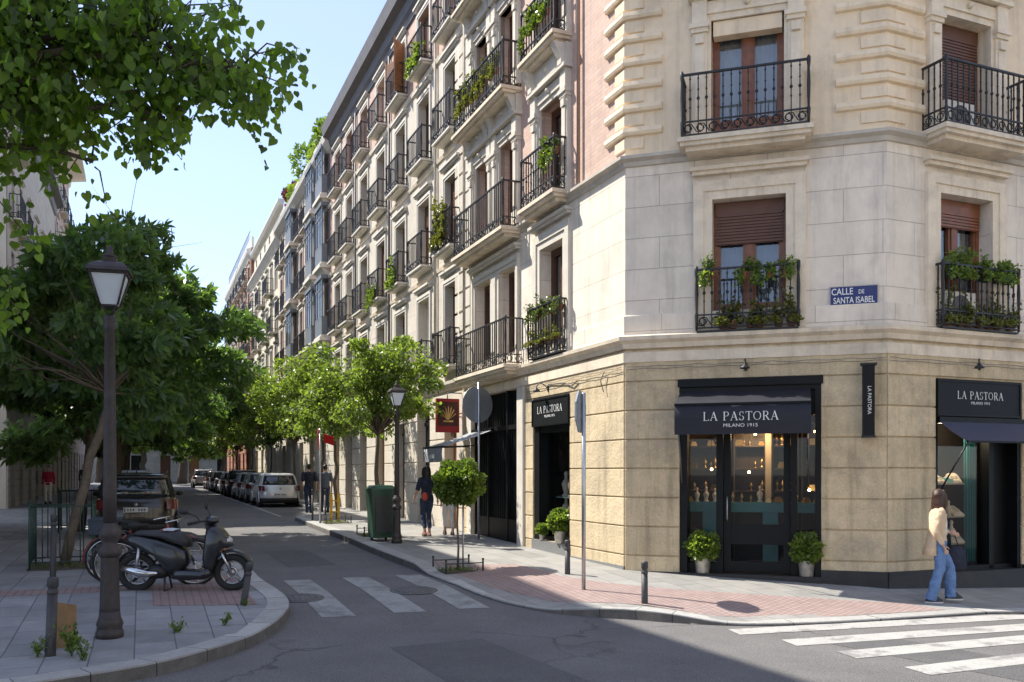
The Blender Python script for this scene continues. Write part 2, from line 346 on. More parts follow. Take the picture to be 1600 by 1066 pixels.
for (x0, y0, x1, y1) in ((2.7, 10.8, 9.5, 12.75), (3.15, 10.12, 9.2, 12.05), (3.55, 9.45, 9.0, 11.5), (3.95, 8.68, 9.0, 10.85)):
    dx, dy = x1-x0, y1-y0; l = math.hypot(dx, dy); nx, ny = -dy/l*.19, dx/l*.19
    stripe(xq((x0-nx-.05, y0-ny), (x1-nx, y1-ny), (x1+nx, y1+ny), (x0+nx, y0+ny)))
stripe(xq((2.28, 11.35), (2.85, 11.35), (2.85, 11.6), (2.2, 11.55)))
M_patch = mat('asphalt_patch', (.115, .112, .112), .92, .12, 2.5, .9, 80, grain=.35, gscale=50)
for q in ([(-3.6, -5.0), (-3.5, -3.9), (-5.9, -3.7), (-6.1, -4.9)], [(6.2, -5.2), (6.2, -4.3), (3.3, -4.2), (3.2, -5.1)], [(-5.2, -.4), (-5.0, .5), (-8, 1.0), (-8.1, .1)]): sheet('road_patch', q, road, M_patch, 1.0, .003)
# parking line beside the parked cars on the right
stripe([(19, -2.95), (60, -2.95), (60, -3.07), (19, -3.07)])
M_iron = mat('cast_iron', (.13, .128, .125), .75, .3, 20, .5, 60, metal=.1)
def cover(u, v, r, lab, hf):
    x, y = xy(u, v); mb = MB()
    mb.lathe([(r, .0), (r, .008), (r-.03, .008), (r-.035, .005), (r-.07, .005), (r-.07, .009), (.02, .009)], 28)
    for i in range(-3, 4):
        h = math.sqrt(max(.0, (r-.08)**2-(i*.075)**2)); mb.box(i*.075-.012, i*.075+.012, -h, h, .009, .013)
    tag(obj('manhole_cover', mb, M_iron, None, gmat(x, y, hf(u, v)+.004, hf)), lab, 'manhole cover')
cover(-.35, -5.45, .33, 'round iron manhole cover in the road by the left kerb nose', road)
cover(-.2, -3.75, .36, 'round iron manhole cover between the crossing stripes', road)
M_dsoil = mat('soil', (.09, .075, .055), .95, .3, 12, .8, 60)
# ---------------------------------------------------------------- leaves and plants
LEAF_T = leafmat('leaf_plane_tree', (.075, .145, .062), .48, .35, (1.15, 1, .75)); LEAF_D = leafmat('leaf_deep', (.10, .16, .06), .5); LEAF_M = leafmat('leaf_mid', (.135, .20, .07), .5); LEAF_L = leafmat('leaf_bright', (.10, .155, .045), .42)
LEAF_P = leafmat('leaf_grey', (.085, .12, .055), .3); LEAF_Y = leafmat('leaf_gold', (.12, .135, .045), .35); LEAF_W = leafmat('leaf_plum', (.13, .03, .05), .3, .3, (1, 1, 1))
BARK = mat('bark', (.13, .10, .07), .9, .3, 9, .9, 30); BARKD = mat('bark_dark', (.075, .06, .045), .9, .3, 9, .9, 30)
SHAPES = {
 'oval': [(0, 0), (.28, .25), (.34, .55), (.2, .85), (0, 1), (-.2, .85), (-.34, .55), (-.28, .25)],
 'heart': [(0, .06), (.22, -.04), (.42, .12), (.46, .38), (.3, .68), (0, 1.08), (-.3, .68), (-.46, .38), (-.42, .12), (-.22, -.04)],
 'kite': [(0, 0), (.17, .45), (.13, .75), (0, 1.05), (-.13, .75), (-.17, .45)],
 'long': [(0, 0), (.1, .4), (0, 1), (-.1, .4)]}
def leaves(P, N, S, shape='kite', fold=.12, rs=None, droop=None):
    """numpy: P centres (n,3), N leaf axis directions (n,3), S sizes (n) -> verts, faces"""
    rs = rs or np.random.RandomState(3); n = len(P); sh = np.array(SHAPES[shape]); k = len(sh)
    ax = N/np.linalg.norm(N, axis=1, keepdims=True)
    q = rs.normal(size=(n, 3)); side = np.cross(ax, q); side /= np.linalg.norm(side, axis=1, keepdims=True)+1e-9
    nor = np.cross(ax, side)
    V = P[:, None, :]+S[:, None, None]*(side[:, None, :]*sh[None, :, 0:1]+ax[:, None, :]*sh[None, :, 1:2]+nor[:, None, :]*(np.abs(sh[None, :, 0:1])*fold*2-.18*sh[None, :, 1:2]**2))
    return V.reshape(-1, 3), n, k
def leafmesh(name, chunks, m):
    Vs = np.concatenate([c[0] for c in chunks]); me = bpy.data.meshes.new(name)
    cnt = np.concatenate([np.full(c[1], c[2]) for c in chunks]); tot = int(cnt.sum())
    me.vertices.add(len(Vs)); me.vertices.foreach_set('co', Vs.astype(np.float32).ravel())
    me.loops.add(tot); me.loops.foreach_set('vertex_index', np.arange(tot, dtype=np.int32))
    me.polygons.add(len(cnt)); st = np.concatenate([[0], np.cumsum(cnt)[:-1]]).astype(np.int32)
    me.polygons.foreach_set('loop_start', st); me.polygons.foreach_set('loop_total', cnt.astype(np.int32))
    me.materials.append(m); me.update(calc_edges=True); me.validate(); return me
def palmate(P, N, S, rs, m=6, spread=1.1):
    """clusters of leaflets that radiate from a point, drooping"""
    ch = []; ax = N/np.linalg.norm(N, axis=1, keepdims=True); q = rs.normal(size=P.shape); q[:, 2] *= .15
    side = np.cross(ax, q); side /= np.linalg.norm(side, axis=1, keepdims=True)
    for i in range(m):
        a = (i-(m-1)/2)*spread*2/(m-1)*1.3
        ch.append(leaves(P, ax*math.cos(a)+side*math.sin(a)+np.array([0, 0, -.25]), S*(1-.25*abs(a)), 'kite', .1, rs))
    return ch
def crown_points(rs, c, r, n, lumps=14, hollow=.45, low=-1, flat=.7):
    """points in clumps spread through an ellipsoid, gaps between clumps"""
    c = np.array(c); r = np.array(r); d = rs.normal(size=(lumps, 3)); d /= np.linalg.norm(d, axis=1, keepdims=True)
    cc = d*(rs.uniform(hollow, .98, (lumps, 1))); cr = rs.uniform(.12, .33, lumps)
    k = rs.randint(0, lumps, n); p = rs.normal(size=(n, 3)); p /= np.linalg.norm(p, axis=1, keepdims=True); p *= rs.uniform(.35, 1.05, (n, 1))**.6
    q = cc[k]+p*cr[k][:, None]*np.array([1, 1, flat])
    q = q[q[:, 2] > low]
    return c+q*r, q, (c+cc*r)
def limb(mb, a, b, r0, r1, rs, n=6, wob=.12, seg=5, sides=7):
    a = np.array(a, float); b = np.array(b, float); L = np.linalg.norm(b-a); pts = []; rr = []
    for i in range(seg+1):
        t = i/seg; o = rs.normal(size=3)*wob*L*.25*math.sin(math.pi*t); pts.append(a+(b-a)*t+o+np.array([0, 0, L*.06*math.sin(math.pi*t)])); rr.append(r0+(r1-r0)*t)
    mb.tube([tuple(p) for p in pts], rr, sides); return pts
def tree(x, y, z, h, lean, cr, cc, n, size, label, m, kind='palmate', tr=.09, bark=BARK, seed=1, group=None, cat='tree', lumps=16, name='street_tree', low=-1, trunk_top=None, hollow=.45, flat=.7, lw=.5):
    """h: height where the limbs start; cc: crown centre relative to the base, cr: crown radii"""
    rs = np.random.RandomState(seed); t = thing(name, T(x, y, z), label, cat, group)
    P, q, cc3 = crown_points(rs, cc, cr, n, lumps, hollow, low, flat)
    mb = MB(); fork = (lean[0], lean[1], h)
    pts = limb(mb, (0, 0, -.05), fork, tr*1.25, tr*.85, rs, wob=.05, seg=7, sides=10)
    tk = part('trunk', mb, bark, t)
    mb = MB()
    for i, c in enumerate(cc3):
        mid = (np.array(fork)*.45+c*.55); mid[2] = max(mid[2], h*.9)
        limb(mb, fork, tuple(mid), tr*lw, tr*lw*.5, rs, seg=3, sides=5); limb(mb, tuple(mid), tuple(c), tr*lw*.5, tr*.08, rs, seg=3, sides=5)
        for k in range(3): limb(mb, tuple(c), tuple(c+rs.normal(size=3)*np.array(cr)*.22), tr*.1, tr*.03, rs, seg=2, sides=3)
    part('limbs', mb, bark, t)
    N = q+rs.normal(size=q.shape)*.55
    if kind == 'palmate': N[:, 2] = N[:, 2]*.35-.1
    N[:, 2] -= .1; S = size*rs.uniform(.6, 1.25, len(P))
    if kind == 'palmate': ch = palmate(P, N, S, rs)
    else: ch = [leaves(P, N, S, kind, .15, rs)]
    part('crown', leafmesh('crown', ch, m), None, t)
    return t
def bush(mb_none, c, r, n, size, m, parent=None, kind='oval', seed=1, world=None, name='foliage', squash=1.0):
    rs = np.random.RandomState(seed); d = rs.normal(size=(n, 3)); d /= np.linalg.norm(d, axis=1, keepdims=True)
    P = np.array(c)+d*np.array(r)*rs.uniform(.5, 1.0, (n, 1))**.5*(1+.12*np.sin(d[:, 0:1]*7+seed)+.1*np.cos(d[:, 2:3]*9+seed*2))
    me = leafmesh(name, [leaves(P, d+rs.normal(size=d.shape)*.5+np.array([0, 0, .3*squash]), size*rs.uniform(.6, 1.3, n), kind, .15, rs)], m)
    return link(name, me, parent, world if world else (W[parent.name] if parent else I4))
# near street trees on the left
def T_left(u, v, **k):
    x, y = xy(u, v); return x, y, pav(u, v)
gl = 'large trees along the left pavement'
x, y, z = T_left(3.5, -8.74); tree(x, y, z, 2.9, (.7, .2, 0), (2.4, 2.2, 1.75), (.1, .3, 4.1), 2300, .27, 'leaning tree in the nearest iron guard, left pavement', LEAF_T, tr=.07, seed=11, group=gl, lumps=34, low=-.98, flat=.42, hollow=.3, lw=.28)
x, y, z = T_left(11.8, -8.97); tree(x, y, z, 3.2, (.3, .1, 0), (3.8, 3.4, 3.5), (.65, 0, 4.75), 4900, .31, 'second tree from the camera on the left pavement, thin trunk behind the leaning one', LEAF_T, tr=.09, seed=12, group=gl, lumps=50, flat=.4, hollow=.3, lw=.3)
for i, (u, r_, sd_) in enumerate(((22, 3.7, 13), (29, 4.6, 14), (38, 5.0, 15), (48, 5.4, 16), (60, 6, 17))):
    x, y, z = T_left(u, -8.6); tree(x, y, z, 3.2, (.2, .1, 0), (r_, r_, 3.8+i*.55), (.35+.15*i, 0, 5.3+.75*i), [5000, 5500, 5000, 4200, 3600][i], [.3, .36, .44, .5, .6][i], ['third', 'fourth', 'fifth', 'sixth', 'seventh'][i]+' large tree from the camera on the left pavement', LEAF_T, tr=.13, seed=sd_, group=gl, lumps=40, bark=BARKD, flat=.5, hollow=.3)
x, y = xy(88, -3.6); tree(x, y, g(88, -3), 4.2, (.2, 0, 0), (5.5, 5.5, 4.2), (0, 0, 7.8), 2200, .8, 'dark thick trunked tree standing at the far end of the road', LEAF_D, tr=.42, bark=BARKD, seed=30, lumps=22)
for uu, vv, sd_, lb in ((101, 1.5, 33, 'far tree right of the one at the road end'), (99, -7.5, 34, 'far tree directly behind the one at the road end')):
    x, y = xy(uu, vv); tree(x, y, g(97, -3), 4, (.2, 0, 0), (5, 5, 4.4), (0, 0, 7.6), 2000, .9, lb, LEAF_M, tr=.3, bark=BARKD, seed=sd_, lumps=20)
x, y = xy(97, -12); tree(x, y, g(97, -3), 4, (.2, 0, 0), (5.5, 5, 4.2), (0, 0, 7.5), 1600, .9, 'far tree left of the one at the road end', LEAF_M, tr=.35, bark=BARKD, seed=31, lumps=18)
# trees on the right pavement
gr = 'small round trees along the right pavement'
for i, (u, v, r_, zc, nn, ss, lm) in enumerate(((7.9, -2.35, 1.5, 3.7, 13000, .085, LEAF_M), (14.6, -1.9, 1.6, 3.85, 8000, .1, LEAF_M), (22.5, -.95, 2.0, 4.3, 9000, .12, LEAF_M), (29.5, -.95, 2.3, 4.6, 8500, .14, LEAF_M), (38, -.95, 2.5, 4.9, 6500, .17, LEAF_M), (47, -.95, 2.6, 5.1, 4500, .2, LEAF_M), (57, -.95, 2.7, 5.2, 3500, .24, LEAF_L), (68, -.95, 2.8, 5.3, 2600, .3, LEAF_L))):
    x, y = xy(u, v); z = pav(u, v)
    tree(x, y, z, zc-r_*.85, (.05 if i != 1 else -.12, .05, 0), (r_*(1.12 if i == 0 else 1), r_*(1.1 if i == 0 else 1), r_*.9), (.15 if i == 0 else 0, 0, zc), nn, ss,
         ['round headed tree behind the wheeled bin and right street lamp', 'slanting thin trunked tree behind the yellow post guard'][i] if i < 2 else ['third', 'fourth', 'fifth', 'sixth', 'seventh', 'eighth'][i-2]+' round tree from the camera on the right pavement, beside the parked cars', lm, 'oval', tr=.05, seed=40+i, group=gr, lumps=50, hollow=.2, flat=.8)
# topiary ball tree
x, y = xy(1.4, -2.5); z = pav(1.4, -2.5)
t = thing('ball_tree', T(x, y, z), 'clipped ball shaped tree with thin trunk and metal stake near the kerb', 'tree')
mb = MB(); mb.tube([(0, 0, 0), (.012, 0, .4), (-.01, 0, .8), (.01, 0, 1.3)], [.022, .018, .018, .016], 8); part('trunk', mb, BARK, t)
mb = MB(); mb.tube([(.09, .02, 0), (.09, .02, 1.25)], .014, 8); part('stake', mb, mat('galvanised', (.5, .51, .52), .35, .1, 10, metal=.9), t)
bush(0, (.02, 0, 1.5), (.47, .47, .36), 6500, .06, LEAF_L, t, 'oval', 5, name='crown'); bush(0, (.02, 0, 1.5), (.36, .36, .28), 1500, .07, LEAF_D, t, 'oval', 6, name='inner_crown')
# ---------------------------------------------------------------- building kit
M_ground = mat('rusticated_stone', (.61, .49, .315), .9, .16, 3.5, .55, 22, stain=.85, stcol=(.25, .21, .165), grain=.12, gscale=30, streak=.5, island=.09)
M_first = mat('ashlar_pale', (.86, .755, .625), .85, .09, 2.2, .25, 60, stain=.7, stcol=(.43, .385, .34), blocks=(1.15, .52, .0045, .55, 'xz', .09), streak=.28)
M_upper = mat('render_cream', (.86, .70, .50), .85, .08, 1.4, .25, 50, stain=.65, stcol=(.50, .41, .30), grain=.05, streak=.3)
M_uppers = mat('stone_cream', (.64, .59, .51), .85, .09, 2.4, .25, 50, stain=.6, stcol=(.42, .38, .32))
M_trim = mat('carved_stone', (.80, .685, .53), .85, .1, 4, .3, 50, stain=.6, stcol=(.36, .31, .25), streak=.35)
M_trimg = mat('weathered_trim', (.52, .47, .40), .88, .16, 3, .35, 40, stain=.8, stcol=(.25, .22, .19))
M_pink = mat('pink_brick', (.66, .47, .385), .9, .12, 2.2, .3, 60, streak=.2, stain=.3, stcol=(.5, .4, .34), blocks=(.28, .075, .006, .86, 'xz', .12))
M_brick = mat('red_brick', (.40, .185, .12), .9, .12, 2.2, .3, 60, blocks=(.28, .075, .008, .9, 'xz', .2))
M_cream2 = mat('facade_warm_stone', (.62, .56, .47), .87, .1, 1.8, .25, 40, stain=.6, stcol=(.45, .39, .33), blocks=(1.3, .5, .004, .72, 'xz', .05))
M_cream3 = mat('facade_cream_paint', (.70, .64, .52), .87, .08, 1.5, .2, 40, stain=.4, streak=.2)
M_lgrey = mat('facade_grey_stone', (.40, .385, .355), .87, .12, 1.6, .25, 40, stain=.5, blocks=(1.0, .62, .01, .55, 'xz', .08))
M_white = mat('white_mould', (.72, .67, .59), .7, .06, 4, .1, 50, stain=.3)
M_iron2 = mat('wrought_iron', (.028, .028, .03), .45, .3, 20, .2, 80, metal=.3)
M_wood = mat('varnished_wood', (.21, .072, .028), .42, .25, 8, .15, 60, coat=.15)
M_woodd = mat('dark_wood', (.10, .045, .025), .5, .25, 8, .15, 60)
M_woodo = mat('orange_wood_shutter', (.27, .12, .045), .5, .2, 8, .1, 60)
M_slat = mat('brown_roller_slats', (.125, .052, .03), .5, .15, 6, .05, 60)
M_black = mat('black_shopfront', (.004, .005, .006), .5, .3, 6, .05, 40, spec=.25)
M_plinth = mat('black_plinth', (.022, .022, .024), .55, .3, 5, .3, 40, stain=.3, stcol=(.05, .048, .045))
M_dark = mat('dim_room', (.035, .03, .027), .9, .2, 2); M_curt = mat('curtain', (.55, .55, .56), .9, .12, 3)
M_greyc = mat('grey_curtain', (.26, .27, .30), .9, .12, 3)
M_zinc = mat('zinc_eave', (.15, .135, .135), .6, .15, 3, .1, 40); M_roof = mat('roof_tiles', (.32, .17, .11), .85, .2, 4, .3, 30, blocks=(.3, .2, .02, .5, 'xy', .2))
M_gal = MATS['galvanised']; M_gold = mat('gilt', (.75, .5, .2), .3, .2, 20, metal=.9); M_teal = mat('teal_lacquer', (.03, .17, .17), .35, .1, 4)
M_plaster = mat('party_wall_plaster', (.5, .47, .42), .9, .1, 1)
G_win = glass('window_glass', (.75, .8, .82), .5); G_shop = glass('shop_glass', (.8, .83, .84), .0, fr=.6); G_mir = glass('gallery_glass', (.8, .84, .86), .0, fr=.5)
def wall_sheet(mb, x0, x1, z0, z1, ops, rd, y=0.0):
    """wall plane with openings [(xa, xb, za, zb)] and reveals of depth rd"""
    ops = [(max(a, x0), min(b, x1), max(c, z0), min(d, z1)) for a, b, c, d in ops if b > x0 and a < x1 and d > z0 and c < z1]
    X = sorted({x0, x1, *[o[0] for o in ops], *[o[1] for o in ops]}); Z = sorted({z0, z1, *[o[2] for o in ops], *[o[3] for o in ops]})
    for i in range(len(X)-1):
        for j in range(len(Z)-1):
            cx, cz = (X[i]+X[i+1])/2, (Z[j]+Z[j+1])/2
            if any(a < cx < b and c < cz < d for a, b, c, d in ops): continue
            mb.quad((X[i], y, Z[j]), (X[i+1], y, Z[j]), (X[i+1], y, Z[j+1]), (X[i], y, Z[j+1]))
    for a, b, c, d in ops:
        mb.quad((a, y, c), (a, y, d), (a, rd, d), (a, rd, c)); mb.quad((b, y, c), (b, rd, c), (b, rd, d), (b, y, d))
        mb.quad((a, y, d), (b, y, d), (b, rd, d), (a, rd, d)); mb.quad((a, y, c), (a, rd, c), (b, rd, c), (b, y, c))
def noflip(name, mb, m, parent, world): return obj(name, mb.mesh(name, m, recalc=False), None, parent, world)
def courses(mb, x0, x1, zs, ops, pr=.03, gap=.022, vj=None):
    """projecting stone courses between the joints zs, interrupted at openings"""
    for a, b in zip(zs[:-1], zs[1:]):
        cz = (a+b)/2; cut = sorted([(o[0]-.0, o[1]+.0) for o in ops if o[2] < cz < o[3]]); x = x0
        for c in cut+[(x1, x1)]:
            if c[0]-x > .06:
                e = .008
                mb.add([(x, 0, a), (c[0], 0, a), (c[0], 0, b-gap), (x, 0, b-gap), (x, -pr+e, a), (c[0], -pr+e, a), (c[0], -pr+e, b-gap), (x, -pr+e, b-gap), (x+e, -pr, a+e), (c[0]-e, -pr, a+e), (c[0]-e, -pr, b-gap-e), (x+e, -pr, b-gap-e)],
                       [(8, 9, 10, 11), (0, 1, 5, 4), (1, 2, 6, 5), (2, 3, 7, 6), (3, 0, 4, 7), (4, 5, 9, 8), (5, 6, 10, 9), (6, 7, 11, 10), (7, 4, 8, 11)])
            x = c[1]
WC = {}
def window(parent, F, x, z, w, h, style='wood', rd=.28):
    """x = left edge. one window: frame, with pane, shutter and curtain under it"""
    key = (round(w, 2), round(h, 2), style, rd); Wd = F @ T(x, 0, z)
    if key not in WC:
        fw = .07; fm = {'wood': M_wood, 'roller': M_wood, 'rollerfull': M_wood, 'dark': M_woodd, 'shutter': M_woodd, 'grey': M_gal, 'white': M_white, 'low': M_wood}.get(style, M_woodd)
        fr = MB(); y0, y1 = rd-.06, rd+.03
        fr.box(0, fw, y0, y1, 0, h); fr.box(w-fw, w, y0, y1, 0, h); fr.box(fw, w-fw, y0, y1, h-fw*1.3, h); fr.box(fw, w-fw, y0, y1, 0, fw)
        base = h*.2 if h > 1.9 else 0
        if w > .8: fr.box(w/2-.06, w/2+.06, y0-.01, y1-.001, fw, h-fw*1.3)
        if base:
            fr.box(fw, w/2-.06 if w > .8 else w-fw, y0+.02, y1-.002, fw, base)
            if w > .8: fr.box(w/2+.06, w-fw, y0+.02, y1-.002, fw, base)
        for (a, b) in (((fw, w/2-.06), (w/2+.06, w-fw)) if w > .8 else ((fw, w-fw),)):
            fr.box(a, a+.045, y0+.012, y1-.003, base or fw, h-fw*1.3); fr.box(b-.045, b, y0+.012, y1-.003, base or fw, h-fw*1.3)
            fr.box(a+.045, b-.045, y0+.012, y1-.003, (base or fw), (base or fw)+.05); fr.box(a+.045, b-.045, y0+.012, y1-.003, h-fw*1.3-.05, h-fw*1.3)
        pa = MB(); pa.quad((fw, rd+.0, fw), (w-fw, rd+.0, fw), (w-fw, rd+.0, h-fw), (fw, rd+.0, h-fw))
        subs = [('pane', pa.mesh('pane', G_win, False))]
        cu = MB(); n = 22; cx = [.1+(w-.2)*i/n for i in range(n+1)]
        if style in ('wood', 'roller', 'white', 'low'):
            for i in range(n):
                if style == 'low' and n*.45 < i < n*.7: continue
                cu.quad((cx[i], rd+.13+.025*(i % 2), .05), (cx[i+1], rd+.13+.025*((i+1) % 2), .05), (cx[i+1], rd+.13+.025*((i+1) % 2), h-.1), (cx[i], rd+.13+.025*(i % 2), h-.1))
            subs.append(('curtain', cu.mesh('curtain', M_greyc if style == 'roller' else M_curt)))
        sm = MB(); cov = {'roller': .25, 'rollerfull': .6, 'low': .12, 'shutter': 0, 'dark': 0}.get(style, 0)
        if cov:
            zt = h-.01; k = int(cov*h/.05); sm.box(.03, w-.03, rd-.1, rd-.065, zt-.2, zt)
            for i in range(k): zz = zt-.2-.05*(i+1); sm.box(.05, w-.05, rd-.11, rd-.085, zz+.014, zz+.05); sm.box(.05, w-.05, rd-.089, rd-.086, zz, zz+.014)
            subs.append(('roller_shutter', sm.mesh('roller_shutter', M_slat if style != 'low' else M_wood)))
        if style == 'box':
            pass
        if style in ('shutter', 'shutteropen'):
            q = w/2-.03
            for sx in (0, 1):
                if sx == 0 and style == 'shutter' and round(h*100) % 2: continue
                if style == 'shutteropen': M = Matrix.Translation((.0 if not sx else w, -.06, 0)) @ Matrix.Rotation(R(200) if not sx else R(-50), 4, 'Z')
                else: M = Matrix.Translation((.03 if not sx else w-.03-q, rd-.12, 0))
                for (a, b) in ((0, .05), (q-.05, q)): sm.box(a, b, -.018, .018, .03, h-.05, M)
                nz = int((h-.1)/.085)
                for i in range(nz): sm.box(.05, q-.05, -.008, .008, .05+i*.085, .05+i*.085+.07, M)
            subs.append(('shutter_leaves', sm.mesh('shutter_leaves', M_woodo if style == 'shutteropen' else M_slat)))
        WC[key] = (fr.mesh('window', fm), subs)
    fr, subs = WC[key]; o = link('window', fr, parent, Wd)
    for nme, me in subs: link(nme, me, o, Wd)
    return o
BC = {}
def railing_mesh(w, d, h, fine, plant=False):
    key = ('r', round(w, 2), round(d, 2), h, fine)
    if key in BC: return BC[key]
    mb = MB(); s = .011 if fine else .012; b0, b1 = .03, .2 if not fine else .24
    def run(p0, p1):
        L = math.hypot(p1[0]-p0[0], p1[1]-p0[1]); a = math.atan2(p1[1]-p0[1], p1[0]-p0[0]); M = Matrix.Translation((p0[0], p0[1], 0)) @ Matrix.Rotation(a, 4, 'Z')
        mb.box(-.02, L+.02, -.02, .02, h-.03, h, M); mb.box(0, L, -.014, .014, b1, b1+.022, M); mb.box(0, L, -.014, .014, b0, b0+.022, M)
        n = max(2, int(round(L/(.125 if fine else .13))))
        for i in range(n+1):
            x = L*i/n; mb.box(x-s*.8, x+s*.8, -s*.8, s*.8, b0 if not fine else b0, h-.03, M)
            if fine:
                for zz, rr in ((b1+(h-b1)*.48, .026), (b1+(h-b1)*.30, .017), (b1+(h-b1)*.66, .017), (h-.09, .017)):
                    c = M @ Vector((x, 0, zz)); mb.ball(c, rr, 6, 4, (1, 1, 1.25))
        k = max(1, int(round(L/(.19 if fine else .22)))); e = L/k
        for i in range(k):      # scroll band
            c = M @ Vector((e*(i+.5), 0, (b0+b1)/2+.01)); r_ = (b1-b0)*.38; ca, sa = math.cos(a), math.sin(a); N = 9 if fine else 6
            for sgn in ((1, -1) if fine else (1,)):
                pts = []
                for t in range(N+1):
                    th = 2*math.pi*t/N*(1.25 if fine else 1); rr = r_*(1-.5*t/N) if fine else r_
                    dx = (math.cos(th)*rr+(r_*.15 if fine else 0))*sgn; pts.append((c[0]+dx*ca, c[1]+dx*sa, c[2]+math.sin(th)*rr*sgn))
                mb.tube(pts, .009 if fine else .01, 4, False)
    run((0, -d), (w, -d))
    if d > .08: run((0, -.01), (0, -d)); run((w, -d), (w, -.01))
    for x in (0, w):
        mb.lathe([(.018, b0-.03), (.022, b0+.1), (.03, b1), (.018, b1+.05), (.028, b1+(h-b1)*.5), (.018, h-.15), (.03, h-.05), (.03, h+.02), (.01, h+.05)], 8, (x, -d, 0))
    BC[key] = mb.mesh('railing', M_iron2); return BC[key]
def balcony(parent, F, x, z, w, d=.42, h=1.0, fine=False, slab=True, sm=None, label=None, thin=False):
    """x = left edge, z = top of slab"""
    Wd = F @ T(x, 0, z); key = ('s', round(w, 2), round(d, 2), slab, thin, sm.name if sm else '')
    if key not in BC:
        mb = MB()
        if slab: 
            for (o_, a, b) in ((.03, -.05, 0), (-.04, -.1, -.051)) if thin else ((.07, -.07, 0), (.03, -.13, -.071), (-.05, -.2, -.131)): mb.box(-o_, w+o_, -d-o_, 0, a, b)
        else: mb.box(0, w, -d, 0, -.03, 0)
        BC[key] = mb.mesh('balcony', (sm or M_trimg) if slab else M_iron2)
    me = BC[key]
    o = link('balcony', me, parent, Wd); link('railing', railing_mesh(w, d, h, fine), o, Wd)
    if label: o['label'] = label
    return o
def sweep(path, prof, m, name, parent, origin):
    """moulding swept along a plan path of (point, outward miter vector); prof = [(out, z)]"""
    mb = MB(); rings = []
    for (px_, py_), (nx, ny) in path: rings.append([(px_+nx*o, py_+ny*o, z) for o, z in prof])
    mb.loft(rings, False); mb.T = I4
    me = mb.mesh(name, m)
    me.transform(W[parent.name].inverted()); return link(name, me, parent, W[parent.name])
def surround(mb, x0, x1, z0, z1, w=.16, pr=.05, hood=True, sill=False):
    """moulded window surround: two nested steps"""
    for (a, b, p) in ((0.0, w*.45, pr*.6), (w*.45, w, pr)):
        mb.box(x0-b, x0-a, -p, 0, z0, z1+a); mb.box(x1+a, x1+b, -p, 0, z0, z1+a); mb.box(x0-b, x1+b, -p, 0, z1+a, z1+b)
    if hood: mb.box(x0-w-.05, x1+w+.05, -pr-.09, 0, z1+w+.16, z1+w+.22); mb.box(x0-w-.02, x1+w+.02, -pr-.04, 0, z1+w+.1, z1+w+.159)
    if sill: mb.box(x0-w, x1+w, -pr-.05, 0, z0-.1, z0)
def ornate(mb, x0, x1, z0, z1, znext):
    """pilasters with capitals, lintel with keystone, brackets under the next slab"""
    for (a, b) in ((x0-.3, x0-.06), (x1+.06, x1+.3)):
        mb.box(a, b, -.09, 0, z0, z1-.2); mb.box(a+.045, b-.045, -.115, -.09, z0+.35, z1-.42); mb.box(a-.025, b+.025, -.12, 0, z0, z0+.28)
        mb.box(a-.02, b+.02, -.13, 0, z1-.2, z1-.13); mb.box(a-.04, b+.04, -.16, 0, z1-.13, z1-.05); mb.box(a+.05, b-.05, -.14, -.09, z1-.38, z1-.24)
        mb.box(a, b, -.13, 0, z1-.05, z1+.32)
        c = (a+b)/2      # bracket
        mb.prism([(0, z1+.32), (-.14, z1+.32), (-.2, z1+.4), (-.2, z1+.5), (-.34, znext-.22), (-.36, znext-.2), (0, znext-.2)], c-.085, c+.085, 'x')
    mb.box(x0-.06, x0, -.05, .1, z0, z1); mb.box(x1, x1+.06, -.05, .1, z0, z1); mb.box(x0-.06, x1+.06, -.05, .12, z1, z1+.1)
    mb.box(x0-.06, x1+.06, -.085, 0, z1+.1, z1+.3); mb.box(x0-.36, x1+.36, -.19, 0, z1+.33, z1+.4); mb.box(x0-.33, x1+.33, -.13, 0, z1+.4, znext-.2)
    mb.box(x0+.1, x1-.1, -.15, -.12, z1+.45, znext-.3)
    mb.ball(((x0+x1)/2, -.16, (z1+znext)/2+.1), .05, 8, 6); mb.ball(((x0+x1)/2, -.12, z1+.2), .05, 8, 6)
TC = {}
def trimmed(win, w, h, sw, pr, m, orn=0):
    key = (round(w, 2), round(h, 2), sw, pr, m.name, orn)
    if key not in TC:
        mb = MB()
        if orn: ornate(mb, 0, w, 0, h, orn)
        else: surround(mb, 0, w, 0, h, sw, pr)
        TC[key] = mb.mesh('surround', m)
    link('surround', TC[key], win, W[win.name]); return win
# ---------------------------------------------------------------- corner building
CBD = thing('corner_building', T(AX, AY, 0), 'pale stone corner building with chamfered corner, jewellery shop below and iron balconies above', 'building')
pB = (5.79, 13.85); pE = (pB[0]+.919*14, pB[1]+.3936*14); pS = xy(8.1, 0)
mA, mB_ = (-.748, -.8096), (.05, -1.067); mS, mE = (-RX, -RY), (.3936, -.919)
PATH = [(pS, mS), ((AX, AY), mA), (pB, mB_), (pE, mE)]
def core(z0, z1, ins):
    mb = MB(); q = [(pS[0]+RX*ins, pS[1]+RY*ins), (AX-mA[0]*ins, AY-mA[1]*ins), (pB[0]-mB_[0]*ins, pB[1]-mB_[1]*ins), (pE[0]-.3936*ins, pE[1]+.919*ins)]
    bk = xy(8.1, 30); q += [(pE[0]-8, pE[1]+10), (xy(8.1, 11)[0], xy(8.1, 11)[1])]
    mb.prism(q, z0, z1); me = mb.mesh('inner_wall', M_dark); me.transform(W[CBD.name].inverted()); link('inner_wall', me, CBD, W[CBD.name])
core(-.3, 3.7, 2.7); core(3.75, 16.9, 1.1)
mb = MB()
